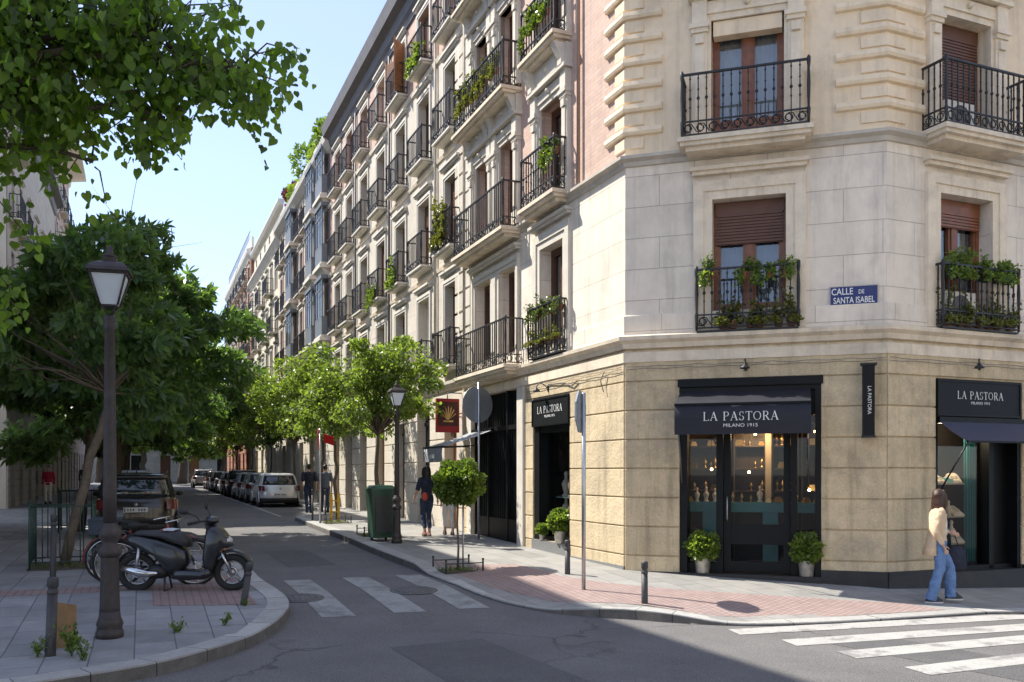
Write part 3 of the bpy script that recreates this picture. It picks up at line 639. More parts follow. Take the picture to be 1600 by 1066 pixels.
for z in (3.7, 16.9):
    for (a, b) in (((pS, mS), ((AX, AY), mA)), (((AX, AY), mA), (pB, mB_)), ((pB, mB_), (pE, mE))):
        (p, n), (q, k) = a, b; i = -2.75 if z < 4 else -1.15
        mb.prism([(p[0]-n[0]*.01, p[1]-n[1]*.01), (q[0]-k[0]*.01, q[1]-k[1]*.01), (q[0]+k[0]*i, q[1]+k[1]*i), (p[0]+n[0]*i, p[1]+n[1]*i)], z, z+.05)
me = mb.mesh('floor_slab', M_dark); me.transform(W[CBD.name].inverted()); link('floor_slab', me, CBD, W[CBD.name])
H1 = 17.0; FZ = (7.15, 10.15, 13.15)
ops_C = [(.907, 3.12, .0, 3.29), (1.437, 2.588, 4.1, 6.25)]+[(1.42, 2.56, z, z+2.02) for z in FZ]
ops_R = [(1.01, 2.98, -.1, 3.3), (1.105, 2.27, 4.1, 6.25)]+[(1.12, 2.22, z, z+1.95) for z in FZ]
ops_R += [(a+4.1*k, b+4.1*k, c, d) for (a, b, c, d) in ops_R[1:] for k in (1, 2)]
ops_S = [(-3.79, -2.07, .42, 3.3), (-7.45, -4.55, .2, 3.62), (-3.44, -2.36, 4.1, 6.32), (-5.72, -4.75, 4.15, 6.32), (-7.3, -6.25, 4.15, 6.32)]
for z in FZ: ops_S += [(-3.42, -2.36, z, z+2.0), (-5.68, -4.8, z, z+2.0), (-7.25, -6.35, z, z+2.0)]
SC_Z = [.14]+[.42+.485*i for i in range(7)]+[3.86]
for nm, F, x0, x1, ops, up, lab in (('wall', FC, 0, 4.076, ops_C, M_upper, None), ('wall', FR, 0, 14, ops_R, M_upper, None), ('wall', FS, -8.1, 0, ops_S, M_pink, 'pink brick upper wall on the street side')):
    mb = MB(); wall_sheet(mb, x0, x1, -.5, 3.95, ops, .3); courses(mb, x0, x1, SC_Z, [o_ for o_ in ops if o_[3] < 3.9]); noflip('ground_floor_wall', mb, M_ground, CBD, F)
    mb = MB(); wall_sheet(mb, x0, x1, 3.95, 7.0, ops, .3); noflip('first_floor_wall', mb, M_first, CBD, F)
    mb = MB(); wall_sheet(mb, x0, x1, 7.0, H1, ops, .3); o = noflip('upper_wall', mb, up, CBD, F)
    if lab: o['label'] = lab
# plinth: black under the chamfer's right half and the right face
mb = MB(); mb.box(3.12, 4.09, -.07, .0, -.4, .26); obj('plinth', mb, M_plinth, CBD, FC); mb = MB(); mb.box(.907, 3.12, -.1, .32, -.3, .15); obj('doorstep', mb, M_plinth, CBD, FC); mb = MB(); mb.box(.0, .907, -.045, 0, -.3, .15); obj('plinth', mb, M_plinth, CBD, FC)
mb = MB(); mb.box(-.02, 1.01, -.07, 0, -.6, .26); mb.box(1.01, 2.98, -.09, .31, -.6, .2); mb.box(2.98, 14, -.07, 0, -1, .26); obj('plinth', mb, M_plinth, CBD, FR)
mb = MB(); mb.box(-4.5, 0, -.04, 0, -.3, .22); mb.box(-3.8, -2.05, -.06, .3, .1, .419); obj('plinth', mb, mat('grey_granite', (.2, .2, .2), .5, .2, 30), CBD, FS)
# string courses
sweep(PATH, [(0, 3.86), (.06, 3.87), (.08, 3.95), (.16, 4.0), (.17, 4.06), (.05, 4.1), (0, 4.1)], M_trim, 'string_course', CBD, None)
sweep(PATH, [(0, 3.62), (.05, 3.64), (.05, 3.8), (0, 3.83)], M_trim, 'string_course', CBD, None)
sweep(PATH, [(0, 6.92), (.04, 6.93), (.05, 7.0), (.13, 7.04), (.13, 7.09), (0, 7.12)], M_trimg, 'string_course', CBD, None)
sweep(PATH, [(0, 16.2), (.1, 16.3), (.2, 16.5), (.5, 16.7), (.55, 16.95), (0, 17.0)], M_trim, 'cornice', CBD, None)
sweep(PATH, [(0, 4.1), (.035, 4.1), (.035, 4.42), (0, 4.44)], M_first, 'base_course', CBD, None)
# quoins at both corners
def quoin(P, ang0, L0, ang1, L1, miter, z, h, pr, m, mbq):
    a = (P[0]+ang0[0]*L0, P[1]+ang0[1]*L0); b = (P[0]+ang1[0]*L1, P[1]+ang1[1]*L1)
    prof = [(0, z), (pr*.75, z+h*.1), (pr, z+h*.45), (pr*.8, z+h), (0, z+h)] if pr > .05 else [(0, z), (pr, z+.01), (pr, z+h-.01), (0, z+h)]
    return [(a, miter[0]), (P, miter[1]), (b, miter[2])], prof
for P, d0, d1, mi, L in (((AX, AY), (DX, DY), (.952, -.3067), (mS, mA, (-.3067, -.952)), .62), (pB, (-.952, .3067), (.919, .3936), ((-.3067, -.952), mB_, mE), .74)):
    mb = MB()
    for k in range(25):
        z = 7.22+k*.39
        for (zz, hh, pr, LL) in ((z+.22, .13, .075, L), (z, .19, .03, L*.5)):
            path, prof = quoin(P, d0, LL, d1, LL, mi, zz, hh, pr, None, mb)
            mb.loft([[(p[0]+n[0]*o, p[1]+n[1]*o, q) for o, q in prof] for p, n in path], False)
    me = mb.mesh('quoins', M_upper); me.transform(W[CBD.name].inverted()); link('quoins', me, CBD, W[CBD.name])
# windows with their stone trim
for F, ops, sty in ((FC, ops_C, ['roller', 'wood', 'rollerfull', 'wood']), (FR, ops_R, ['low', 'rollerfull', 'roller', 'wood']), (FS, ops_S, ['dark'])):
    for i, (a, b, c, d) in enumerate([o for o in ops if o[3] > 4]):
        wn = window(CBD, F, a, c, b-a, d-c, sty[i % len(sty)]); tm = M_uppers if F is FS else M_trim
        if c < 5:
            if not (F is FS and a < -4): trimmed(wn, b-a, d-c, .3, .07, tm)
        else: trimmed(wn, b-a, d-c, 0, 0, tm, 3.0)
mb = MB(); surround(mb, -7.3, -4.75, 4.15, 6.32, .2, .07)
mb.box(-6.25, -5.72, -.04, 0, 4.15, 6.32); mb.box(-6.12, -5.85, -.075, -.04, 4.2, 6.3); obj('double_surround', mb, M_uppers, CBD, FS)
for x in (-7.78, -4.55): mb = MB(); mb.box(x, x+.32, -.08, 0, .2, 3.62); obj('door_pilaster', mb, M_uppers, CBD, FS)
mb = MB(); mb.box(-8.08, -7.62, -.02, 0, 4.4, 16.5)
for k in range(25): mb.box(-8.08, -7.62, -.05, -.02, 4.5+k*.48, 4.5+k*.48+.42)
obj('quoins', mb, M_uppers, CBD, FS)
# roller shutter box above the chamfer's balcony door
mb = MB(); mb.box(1.45, 2.53, .0, .2, 8.92, 9.16); obj('shutter_box', mb, M_upper, CBD, FC)
balcony(CBD, FC, 1.2, 4.1, 1.58, .17, 1.0, True, False, label='narrow iron balcony guard full of plants on the chamfered corner')
balcony(CBD, FR, .97, 4.1, 1.7, .2, 1.0, True, False, label='narrow iron balcony guard full of plants on the right face')
for k, z in enumerate(FZ):
    balcony(CBD, FC, 1.0, z, 1.93, .45, 1.02, True, sm=M_trim)
    balcony(CBD, FR, .75, z, 1.85, .45, 1.02, True, sm=M_trim)
    for kk in (1, 2): balcony(CBD, FR, .75+4.1*kk, z, 1.85, .45, 1.02, False)
    balcony(CBD, FS, -3.68, z, 1.58, .34, 1.02, k == 0, sm=M_trim)
    balcony(CBD, FS, -7.7, z-.1, 3.2, .42, 1.0, False, sm=M_trim)
balcony(CBD, FS, -3.65, 4.12, 1.52, .2, 1.0, False, False)
balcony(CBD, FS, -7.6, 4.1, 3.2, .4, 1.0, False, sm=M_trim)
# rain pipe and cables
mb = MB(); mb.tube([(-1.62, -.07, 7.1), (-1.62, -.07, 16)], .035, 8); obj('rain_pipe', mb, mat('pipe_brown', (.33, .22, .17), .6), CBD, FS)
mb = MB(); mb.tube([(-8, -.05, 4.2), (-8, -.05, 16)], .045, 8); obj('rain_pipe', mb, M_trimg, CBD, FS)
mb = MB()
for F, x0, x1, sg in ((FS, -4.1, 0, 0), (FC, 0, 4.07, 0), (FR, 0, 6, 0)):
    mb.T = F
    for k in range(2):
        n = 24; mb.tube([(x0+(x1-x0)*i/n, -.075-.0*k, 3.58-.04*k-.022*abs(math.sin(i*.9+k))) for i in range(n+1)], .005, 4)
    if F is FS: mb.tube([(-.6, -.08, 3.55), (-.7, -.1, 3.4), (-.62, -.08, 3.2)], .012, 4); mb.tube([(-3.0, -.05, 3.55), (-2.2, -.06, 3.5), (-1.9, -.06, 3.42), (-1.7, -.06, 3.5)], .012, 4)
mb.T = I4; me = mb.mesh('wall_cables', mat('cable_grey', (.2, .18, .16), .8)); me.transform(W[CBD.name].inverted()); link('wall_cables', me, CBD, W[CBD.name])
# portal on the street side (black doors behind a grille)
mb = MB(); mb.box(-7.45, -4.55, .12, .2, .2, 3.62)
for x in (-7.45, -6.6, -5.4, -4.63): mb.box(x, x+.08, .02, .12, .2, 3.62)
mb.box(-7.4, -4.6, .03, .118, 2.75, 2.85); mb.box(-7.4, -4.6, .035, .119, .2, .75)
for k in range(24): mb.box(-7.35+k*.115, -7.335+k*.115, .05, .07, .75, 3.6)
obj('portal_door', mb, M_black, CBD, FS)
# ---------------------------------------------------------------- other facades
def block(F, x0, x1, H, depth, parent, m=None):
    mb = MB(); mb.box(x0, x1, 1.0, depth, -1, H-.02); mb.box(x0, x0+.02, .02, 1.0, -1, H); mb.box(x1-.02, x1, .02, 1.0, -1, H)
    mb.box(x0+.02, x1-.02, .02, 1.0, H-.05, H-.021); obj('inner_wall', mb, M_plaster if m is None else m, parent, F)
def cornice(F, x0, x1, prof, m, parent, nm='cornice'):
    mb = MB(); mb.prism([(-o, z) for o, z in prof], x0, x1, 'x'); return obj(nm, mb, m, parent, F)
def facade(bd, F, x0, x1, H, cols, w, floors, mw, style, bal=.38, bw=1.6, split=None, m2=None, trim=None, skipbal=(), surr=.14, zb=-1, rd=.3, gops=(), doors=True):
    ops = [(c-w/2, c+w/2, a, b) for (a, b) in floors for c in cols]+list(gops)
    if split:
        mb = MB(); wall_sheet(mb, x0, x1, zb, split, ops, rd); courses(mb, x0, x1, [.3+.6*i for i in range(7)], gops, .04, .03); noflip('wall', mb, mw, bd, F)
        mb = MB(); wall_sheet(mb, x0, x1, split, H, ops, rd); noflip('upper_wall', mb, m2, bd, F)
    else: mb = MB(); wall_sheet(mb, x0, x1, zb, H, ops, rd); courses(mb, x0, x1, [.3+.6*i for i in range(7)], gops, .04, .03); noflip('wall', mb, mw, bd, F)
    for i, c in enumerate(gops if doors else ()):
        mb = MB(); xm = (c[0]+c[1])/2; mb.box(c[0], c[1], .22, .28, c[2], c[3])
        mb.box(xm-.03, xm+.03, .19, .22, c[2], c[3]-.5); mb.box(c[0], c[1], .18, .22, c[3]-.55, c[3]-.45)
        for (p, q) in ((c[0]+.08, xm-.1), (xm+.1, c[1]-.08)):
            for (e, f) in ((c[2]+.15, c[2]+.9), (c[2]+1.05, c[3]-.7)): mb.box(p, q, .2, .22, e, f)
        obj('street_door', mb, (M_woodo, M_woodd, M_black)[(i*2) % 3], bd, F)
    for fi, (a, b) in enumerate(floors):
        for ci, c in enumerate(cols):
            trimmed(window(bd, F, c-w/2, a, w, b-a, style(fi, ci), rd-.02), w, b-a, surr, .05, trim or M_white)
            if (fi, ci) not in skipbal and bal: balcony(bd, F, c-bw/2, a, bw, bal, .95, False, sm=trim or M_white, thin=True)
B2 = thing('apartment_building', T(*xy(8.1, 0), 0), 'long five storey apartment building with pink brick top floor, next to the corner building', 'building')
cols = [-(9.14+2.5*i) for i in range(7)]
cols[-1] = -23.9
gops = [(-(u+b), -(u-b), .1, t_) for u, b, t_ in ((9.15, .5, 3.4), (11.6, .62, 3.7), (14.15, .55, 3.5), (16.7, .62, 3.6), (19.2, .55, 3.5), (21.7, .6, 3.6), (24, .5, 3.5))]
facade(B2, FS, -25.0, -8.1, 16.0, cols, 1.1, ((4.55, 6.78), (7.62, 9.6), (10.6, 12.6), (13.4, 15.1)), M_cream2, lambda f, c: 'shutteropen' if (f, c) in ((3, 2),) else ('shutter', 'dark', 'roller', 'shutter', 'shutter', 'white', 'dark')[(f*3+c*5+f*c) % 7], .3, 1.42, 13.1, M_pink, M_white, gops=gops)
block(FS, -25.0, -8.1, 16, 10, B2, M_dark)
cornice(FS, -25.1, -8.15, [(0, 15.35), (.06, 15.4), (.06, 15.6), (.14, 15.7), (.2, 15.95), (.42, 16.05), (.45, 16.2), (.5, 16.45), (.45, 16.5), (0, 16.5)], M_zinc, B2)
cornice(FS, -25.0, -8.1, [(0, 13.0), (.05, 13.02), (.08, 13.14), (0, 13.18)], M_trim, B2, 'string_course')
for z in (7.25, 10.25): cornice(FS, -25.0, -8.1, [(0, z), (.04, z+.01), (.06, z+.1), (0, z+.13)], M_trim, B2, 'string_course')
cornice(FS, -25.0, -8.1, [(0, 3.95), (.08, 3.97), (.16, 4.1), (.16, 4.18), (0, 4.2)], M_trimg, B2, 'string_course')
mb = MB()
for k in range(22): mb.box(-8.75, -8.15, -.05, 0, 4.4+k*.5, 4.4+k*.5+.43)
obj('quoins', mb, M_cream2, B2, FS)
mb = MB(); mb.box(-25.1, -8.1, -.3, 10, 16.51, 16.6); obj('roof', mb, M_roof, B2, FS)
for xx in (-10.4, -15.4, -20.4): mb = MB(); mb.tube([(xx, -.06, 4.2), (xx, -.06, 15.4)], .04, 8); obj('rain_pipe', mb, M_zinc if xx < -12 else M_trimg, B2, FS)
# building with glazed galleries
B3 = thing('apartment_building', T(*xy(25, 0), 0), 'apartment building with stacked glazed galleries and a planted roof terrace', 'building')
facade(B3, FS, -41, -25.02, 16.2, [-31.3, -33.1, -38.0, -40.0], .9, ((4.5, 6.9), (7.7, 10.0), (10.8, 13.0), (13.7, 15.4)), M_cream2, lambda f, c: 'dark', .3, 1.4, 7.2, M_pink, M_white, gops=[(-(u+.6), -(u-.6), .3, 3.4) for u in (27, 30, 33, 36, 39)])
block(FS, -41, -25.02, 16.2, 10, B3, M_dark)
cornice(FS, -41, -25.03, [(0, 15.6), (.1, 15.65), (.35, 15.9), (.4, 16.1), (0, 16.2)], M_white, B3)
cornice(FS, -41, -25.03, [(0, 16.2), (.0, 17.0), (-.12, 17.0), (-.12, 16.2)], M_white, B3, 'parapet')
for z in (7.1, 10.2, 13.2): cornice(FS, -41, -25.0, [(0, z), (.06, z+.01), (.1, z+.12), (0, z+.16)], M_white, B3, 'string_course')
def gallery(x0, x1, z0, z1, d=.55):
    Wd = FS @ T(x0, 0, z0); w_, h = x1-x0, z1-z0; mb = MB()
    mb.box(-.1, w_+.1, -d-.1, 0, -.25, -.1); mb.box(-.04, w_+.04, -d-.04, 0, -.1, 0); mb.prism([(0, -.7), (0, -.25), (-d, -.25)], .05, w_-.05, 'x')
    o = obj('gallery', mb, M_white, B3, Wd)
    mb = MB(); mb.box(-.03, w_+.03, -d-.03, 0, h-.16, h)
    for x in (0, w_/3, 2*w_/3, w_-.05): mb.box(x, x+.05, -d, -d+.05, .75, h-.16)
    for x in (0, w_-.05): mb.box(x, x+.05, -.06, -.0, 0, h-.16)
    mb.box(0, w_, -d, -d+.05, .72, .8); mb.box(0, w_, -d, -d+.045, h-.62, h-.56); mb.box(0, .05, -d+.05, 0, .72, .8); mb.box(w_-.05, w_, -d+.05, 0, .72, .8)
    mb.box(0, w_, -d+.005, -d+.03, .0, .72); mb.box(.0, .03, -d+.03, 0, 0, .72); mb.box(w_-.03, w_, -d+.03, 0, 0, .72)
    obj('gallery_frame', mb, mat('gallery_iron', (.16, .18, .2), .5), o, Wd)
    mb = MB(); mb.quad((.05, -d+.02, .8), (w_-.05, -d+.02, .8), (w_-.05, -d+.02, h-.16), (.05, -d+.02, h-.16))
    mb.quad((.02, -d+.05, .8), (.02, -.05, .8), (.02, -.05, h-.16), (.02, -d+.05, h-.16)); mb.quad((w_-.02, -d+.05, .8), (w_-.02, -.05, .8), (w_-.02, -.05, h-.16), (w_-.02, -d+.05, h-.16))
    noflip('pane', mb, G_mir, o, Wd)
    mb = MB(); mb.box(.1, w_-.1, -d+.12, -d+.14, .1, h-.3); obj('curtain', mb, M_curt, o, Wd)
for (a, b) in ((25.7, 27.3), (28.3, 29.9), (34.5, 36.2)):
    for k, (z0, z1) in enumerate(((4.6, 7.2), (7.75, 10.35), (10.9, 13.5), (13.9, 16.0))):
        if k == 3 and a > 30: z1 = 15.6
        gallery(-b, -a, z0, z1, .36)
B4 = thing('apartment_building', T(*xy(41, 0), 0), 'cream painted apartment building with small rounded balconies beyond the glazed galleries', 'building')
facade(B4, FS, -56, -41.02, 15.6, [-42.5-2.1*i for i in range(7)], .9, ((4.6, 6.7), (7.4, 9.4), (10.2, 12.1), (12.9, 14.6)), M_cream3, lambda f, c: 'dark', .45, 1.5, skipbal=[(f, c) for f in range(4) for c in range(7) if (f+c) % 2], surr=.1, gops=[(-(u+.6), -(u-.6), .3, 3.4) for u in (43, 46, 49, 52, 55)])
block(FS, -56, -41.02, 15.6, 10, B4, M_dark)
cornice(FS, -56, -41.02, [(0, 15.2), (.08, 15.3), (.22, 15.55), (.3, 15.65), (.3, 15.8), (0, 15.95)], M_white, B4)
mb = MB(); wall_sheet(mb, -56, -41.0, 15.95, 17.9, [(-42.8-2.4*i, -42.0-2.4*i, 16.2, 17.3) for i in range(6)], .3, .2); mb.box(-56, -41, .5, 9, 15.9, 17.88); obj('attic', mb, M_cream3, B4, FS)
cornice(FS, -56, -41, [(-.2, 17.6), (.0, 17.7), (.1, 17.9), (.1, 18.0), (-.3, 18.0)], M_white, B4, 'attic_cornice')
B5 = thing('apartment_building', T(*xy(56, 0), 0), 'brick and stone apartment building with roof balustrade furthest along the right side', 'building')
facade(B5, FS, -76, -56.02, 18.4, [-57.5-2.6*i for i in range(7)], 1.0, ((4.6, 6.7), (7.6, 9.6), (10.6, 12.6), (13.6, 15.4), (16.2, 17.4)), M_brick, lambda f, c: 'dark', .45, 1.5, None, None, M_white, gops=[(-(u+.6), -(u-.6), .3, 3.4) for u in (58, 61, 64, 67, 70, 73)])
block(FS, -76, -56.0, 18.4, 10, B5, M_brick)
cornice(FS, -76, -56, [(0, 17.8), (.1, 17.9), (.28, 18.2), (.34, 18.45), (0, 18.6)], M_white, B5)
for z in (4.1, 7.1, 10.1, 13.1): cornice(FS, -76, -56, [(0, z), (.1, z+.02), (.14, z+.2), (0, z+.24)], M_white, B5, 'string_course')
cornice(FS, -76, -56, [(-.02, 18.6), (-.02, 19.4), (-.2, 19.4), (-.2, 18.6)], M_white, B5, 'parapet')
mb = MB()
for k in range(30): mb.box(-76+k*.6, -75.96+k*.6, .1, .14, 19.4, 20.3)
mb.box(-76, -58, .09, .15, 20.26, 20.32); obj('roof_railing', mb, M_gal, B5, FS)
def plain(nm, F, x0, x1, H, lab, mw, cols, floors, w=1.1, m2=None, bal=.4, depth=10, eave=None, fs=lambda f, c: 'dark', gz=3.4, **k):
    b = thing(nm, F @ T(x0, 0, 0), lab, 'building')
    gops = [(c-.6, c+.6, .3, gz) for c in cols]
    facade(b, F, x0, x1, H, cols, w, floors, mw, fs, bal, 1.6, k.get('split'), m2, k.get('trim'), gops=gops, zb=-1.5)
    block(F, x0, x1, H, depth, b, M_plaster)
    e = eave or .5; cornice(F, x0-(.4 if k.get('ends') else 0), x1+(.4 if k.get('ends') else 0), [(0, H-.7), (.1, H-.6), (.15, H-.25), (e, H-.1), (e, H+.1), (0, H+.15)], k.get('em', M_zinc), b)
    return b
FLR = ((4.9, 7.2), (8.3, 10.5), (11.7, 13.8), (15.0, 17.0), (18.2, 20.0))
def rng(a, b, s): 
    o = []; x = a
    while x < b: o.append(x); x += s
    return o
plain('apartment_building', FL, .4, 16.2, 17.2, 'grey stone building nearest the camera on the left side', M_lgrey, rng(2, 15.5, 3.1), FLR[:4])
plain('apartment_building', FL, 25.8, 31.4, 19.6, 'first grey stone building on the left side with tall shuttered windows', M_lgrey, rng(27.2, 31, 2.6), FLR[:4], m2=M_cream2, split=8, fs=lambda f, c: 'shutter')
plain('apartment_building', FL, 31.42, 46, 17.6, 'lower grey stone building on the left side behind the person in red', M_lgrey, rng(33, 45.5, 2.9), FLR[:3], m2=M_cream2, split=8, fs=lambda f, c: 'shutter')
plain('apartment_building', FL, 46.02, 57, 22.6, 'left side building whose overhanging eave stands out against the sky', M_lgrey, rng(47.5, 56.5, 2.9), FLR, m2=M_pink, split=8, eave=1.1, ends=True, em=M_white)
plain('apartment_building', FL, 57.5, 84, 15, 'low far building on the left side behind the trees', M_lgrey, rng(59, 83, 3.1), FLR[:3])
FE = frame(*xy(108, -34), RX, RY)
plain('end_building', FE, 0, 60, 13, 'grey stone building closing the far end of the street', M_lgrey, rng(2, 59, 3.4), FLR[:2], w=1.8, bal=0, gz=3.9)
FB = frame(*xy(-30, 26), -RX, -RY)
plain('opposite_building', FB, 0, 44, 20, 'pale building across the junction behind the viewer, mirrored in the shop windows', mat('facade_pale_render', (.82, .73, .58), .9, .06, 1.5), rng(2, 43, 3.1), FLR[:4])  # unseen; height and pale colour chosen to bounce warm light onto the corner
# ---------------------------------------------------------------- lettering
M_letter = mat('white_lettering', (.8, .79, .77), .6, .03)
GL = {  # serif capitals: strokes (x0, y0, x1, y1, thickness)
 'L': (.62, [(.12, 0, .12, 1, .12), (0, .02, .6, .02, .05), (0, .98, .26, .98, .045), (.585, 0, .585, .2, .045)]),
 'A': (.82, [(.08, 0, .42, 1, .055), (.4, 1, .72, 0, .13), (.2, .36, .6, .36, .045), (-.02, .02, .2, .02, .045), (.58, .02, .86, .02, .045)]),
 'P': (.66, [(.12, 0, .12, 1, .12), (0, .98, .35, .98, .045), (0, .02, .28, .02, .045), ('arc', .33, .735, .25, .245, -90, 90, .1), (.12, .49, .35, .49, .045)]),
 'S': (.58, [('arc', .27, .745, .2, .225, 40, 250, .085), ('arc', .27, .255, .23, .235, -160, 75, .1), (.45, .74, .45, .98, .04), (.05, .02, .05, .27, .04)]),
 'T': (.72, [(.36, 0, .36, 1, .12), (0, .975, .72, .975, .05), (.22, .02, .5, .02, .045), (.02, .78, .02, .98, .045), (.7, .78, .7, .98, .045)]),
 'O': (.88, [('arc', .42, .5, .38, .47, 0, 360, .095)]),
 'R': (.74, [(.12, 0, .12, 1, .12), (0, .98, .35, .98, .045), (0, .02, .28, .02, .045), ('arc', .33, .74, .23, .24, -90, 90, .1), (.12, .5, .35, .5, .045), (.34, .5, .66, 0, .12), (.56, .02, .78, .02, .045)]),
 ' ': (.38, [])}
def serif_text(txt, h, track=.14):
    mb = MB(); x = 0
    for ch in txt:
        w_, st = GL[ch]
        for s in st:
            if s[0] == 'arc':
                _, cx, cy, rx, ry, a0, a1, th = s; n = 14; pts = [(cx+rx*math.cos(R(a0+(a1-a0)*i/n)), cy+ry*math.sin(R(a0+(a1-a0)*i/n)), abs(math.cos(R(a0+(a1-a0)*i/n)))) for i in range(n+1)]
                for p, q in zip(pts[:-1], pts[1:]):
                    dx, dy = q[0]-p[0], q[1]-p[1]; l = math.hypot(dx, dy); t1 = th*(.35+.65*p[2])/2; t2 = th*(.35+.65*q[2])/2; nx, ny = -dy/l, dx/l
                    mb.quad(*[((x+a)*h, -.003, b*h) for a, b in ((p[0]-nx*t1, p[1]-ny*t1), (q[0]-nx*t2, q[1]-ny*t2), (q[0]+nx*t2, q[1]+ny*t2), (p[0]+nx*t1, p[1]+ny*t1))])
            else:
                x0, y0, x1, y1, th = s; dx, dy = x1-x0, y1-y0; l = math.hypot(dx, dy); nx, ny = -dy/l*th/2, dx/l*th/2
                mb.quad(*[((x+a)*h, -.003-.0004*(th > .1), b*h) for a, b in ((x0-nx, y0-ny), (x1-nx, y1-ny), (x1+nx, y1+ny), (x0+nx, y0+ny))])
        x += w_+track
    return mb, (x-track)*h
def font_mesh(txt, size, xs=1.0, bold=0.0, ext=.001):
    c = bpy.data.curves.new('lettering', 'FONT'); c.body = txt; c.size = size; c.align_x = 'CENTER'; c.extrude = ext; c.offset = bold; c.resolution_u = 3
    o = bpy.data.objects.new('tmp', c); COL.objects.link(o); bpy.context.view_layer.update()
    me = bpy.data.meshes.new_from_object(o); bpy.data.objects.remove(o); bpy.data.curves.remove(c)
    me.transform(Matrix.Rotation(R(90), 4, 'X') @ Matrix.Scale(xs, 4, (1, 0, 0))); return me
def put_serif(txt, h, parent, Wd, m=None):
    mb, w_ = serif_text(txt, h); me = mb.mesh('lettering', m or M_letter, False); me.transform(Matrix.Translation((-w_/2, 0, 0))); return link('lettering', me, parent, Wd)
def put_font(txt, size, parent, Wd, xs=1, bold=0.0, m=None):
    me = font_mesh(txt, size, xs, bold); me.materials.clear(); me.materials.append(m or M_letter); return link('lettering', me, parent, Wd)
# ---------------------------------------------------------------- the shop
def room(F, x0, x1, y0, y1, z0, z1, nm='shop_interior'):
    mb = MB(); mb.quad((x0, y1, z0), (x1, y1, z0), (x1, y1, z1), (x0, y1, z1)); mb.quad((x0, y0, z0), (x0, y1, z0), (x0, y1, z1), (x0, y0, z1)); mb.quad((x1, y0, z0), (x1, y1, z0), (x1, y1, z1), (x1, y0, z1))
    mb.quad((x0, y0, z0), (x1, y0, z0), (x1, y1, z0), (x0, y1, z0)); mb.quad((x0, y0, z1), (x1, y0, z1), (x1, y1, z1), (x0, y1, z1)); noflip(nm, mb, mat('shop_walls', (.03, .024, .02), .8, .2, 3), CBD, F)
room(FC, .55, 3.5, .34, 2.3, .16, 3.45)
mb = MB()
mb.box(.907, 1.03, .0, .33, .15, 3.29); mb.box(3.03, 3.12, .0, .33, .15, 3.29); mb.box(1.03, 3.03, .0, .33, 3.12, 3.29); mb.box(1.03, 3.03, .1, .33, 2.72, 3.119)
mb.box(1.49, 1.6, .1, .33, .15, 2.72); mb.box(2.66, 2.76, .1, .33, .15, 2.72); mb.box(.88, 3.15, -.05, .0, 3.2, 3.33)
mb.box(1.03, 1.49, .12, .32, .15, .3); mb.box(2.76, 3.03, .12, .32, .15, .3)
obj('shopfront_frame', mb, M_black, CBD, FC)
mb = MB(); mb.box(1.605, 1.72, .17, .23, .17, 2.7); mb.box(2.55, 2.655, .17, .23, .17, 2.7); mb.box(1.72, 2.55, .17, .23, .17, .34); mb.box(1.72, 2.55, .17, .23, 2.55, 2.7); mb.box(1.72, 2.55, .185, .215, .62, .95)
dr = obj('shop_door', mb, M_black, CBD, FC)
mb = MB(); mb.tube([(1.665, .17, 1.0), (1.665, .11, 1.02), (1.665, .11, 1.38), (1.665, .17, 1.4)], .011, 6); obj('handle', mb, M_gal, dr, FC)
mb = MB(); mb.quad((1.72, .2, .95), (2.55, .2, .95), (2.55, .2, 2.55), (1.72, .2, 2.55)); mb.quad((1.72, .2, .34), (2.55, .2, .34), (2.55, .2, .62), (1.72, .2, .62)); obj('pane', mb, G_shop, dr, FC)
for (a, b) in ((1.03, 1.49), (2.76, 3.03)): mb = MB(); mb.quad((a, .22, .3), (b, .22, .3), (b, .22, 2.72), (a, .22, 2.72)); noflip('shop_pane', mb, G_shop, CBD, FC)
mb = MB(); mb.box(.6, 3.45, .75, 1.1, 1.12, 1.27); mb.box(.6, 3.45, .78, 1.08, 1.27, 1.285); mb.box(1.2, 1.5, .8, 1.05, .2, 1.12); mb.box(2.2, 2.45, .8, 1.05, .2, 1.12)
obj('teal_counter', mb, M_teal, CBD, FC)
M_shelf = mat('shelf_wood', (.05, .03, .02), .5)
for x0, x1 in ((.8, 1.55), (1.7, 2.2), (2.35, 2.75), (2.85, 3.3)):
    mb = MB()
    for z in (.75, 1.45, 1.85, 2.25, 2.65): mb.box(x0, x1, 1.5, 1.8, z, z+.025)
    mb.box(x0-.03, x0, 1.48, 1.82, .2, 2.9); mb.box(x1, x1+.03, 1.48, 1.82, .2, 2.9); mb.box(x0-.03, x1+.03, 1.8, 1.83, .2, 2.9); mb.box(x0-.03, x1+.03, 1.47, 1.82, 2.9, 2.95)
    obj('shelf_unit', mb, M_shelf, CBD, FC)
mb = MB(); mb.box(2.22, 2.32, 1.45, 1.83, .2, 3.3); obj('shop_column', mb, mat('cream_paint', (.5, .4, .28), .7), CBD, FC)
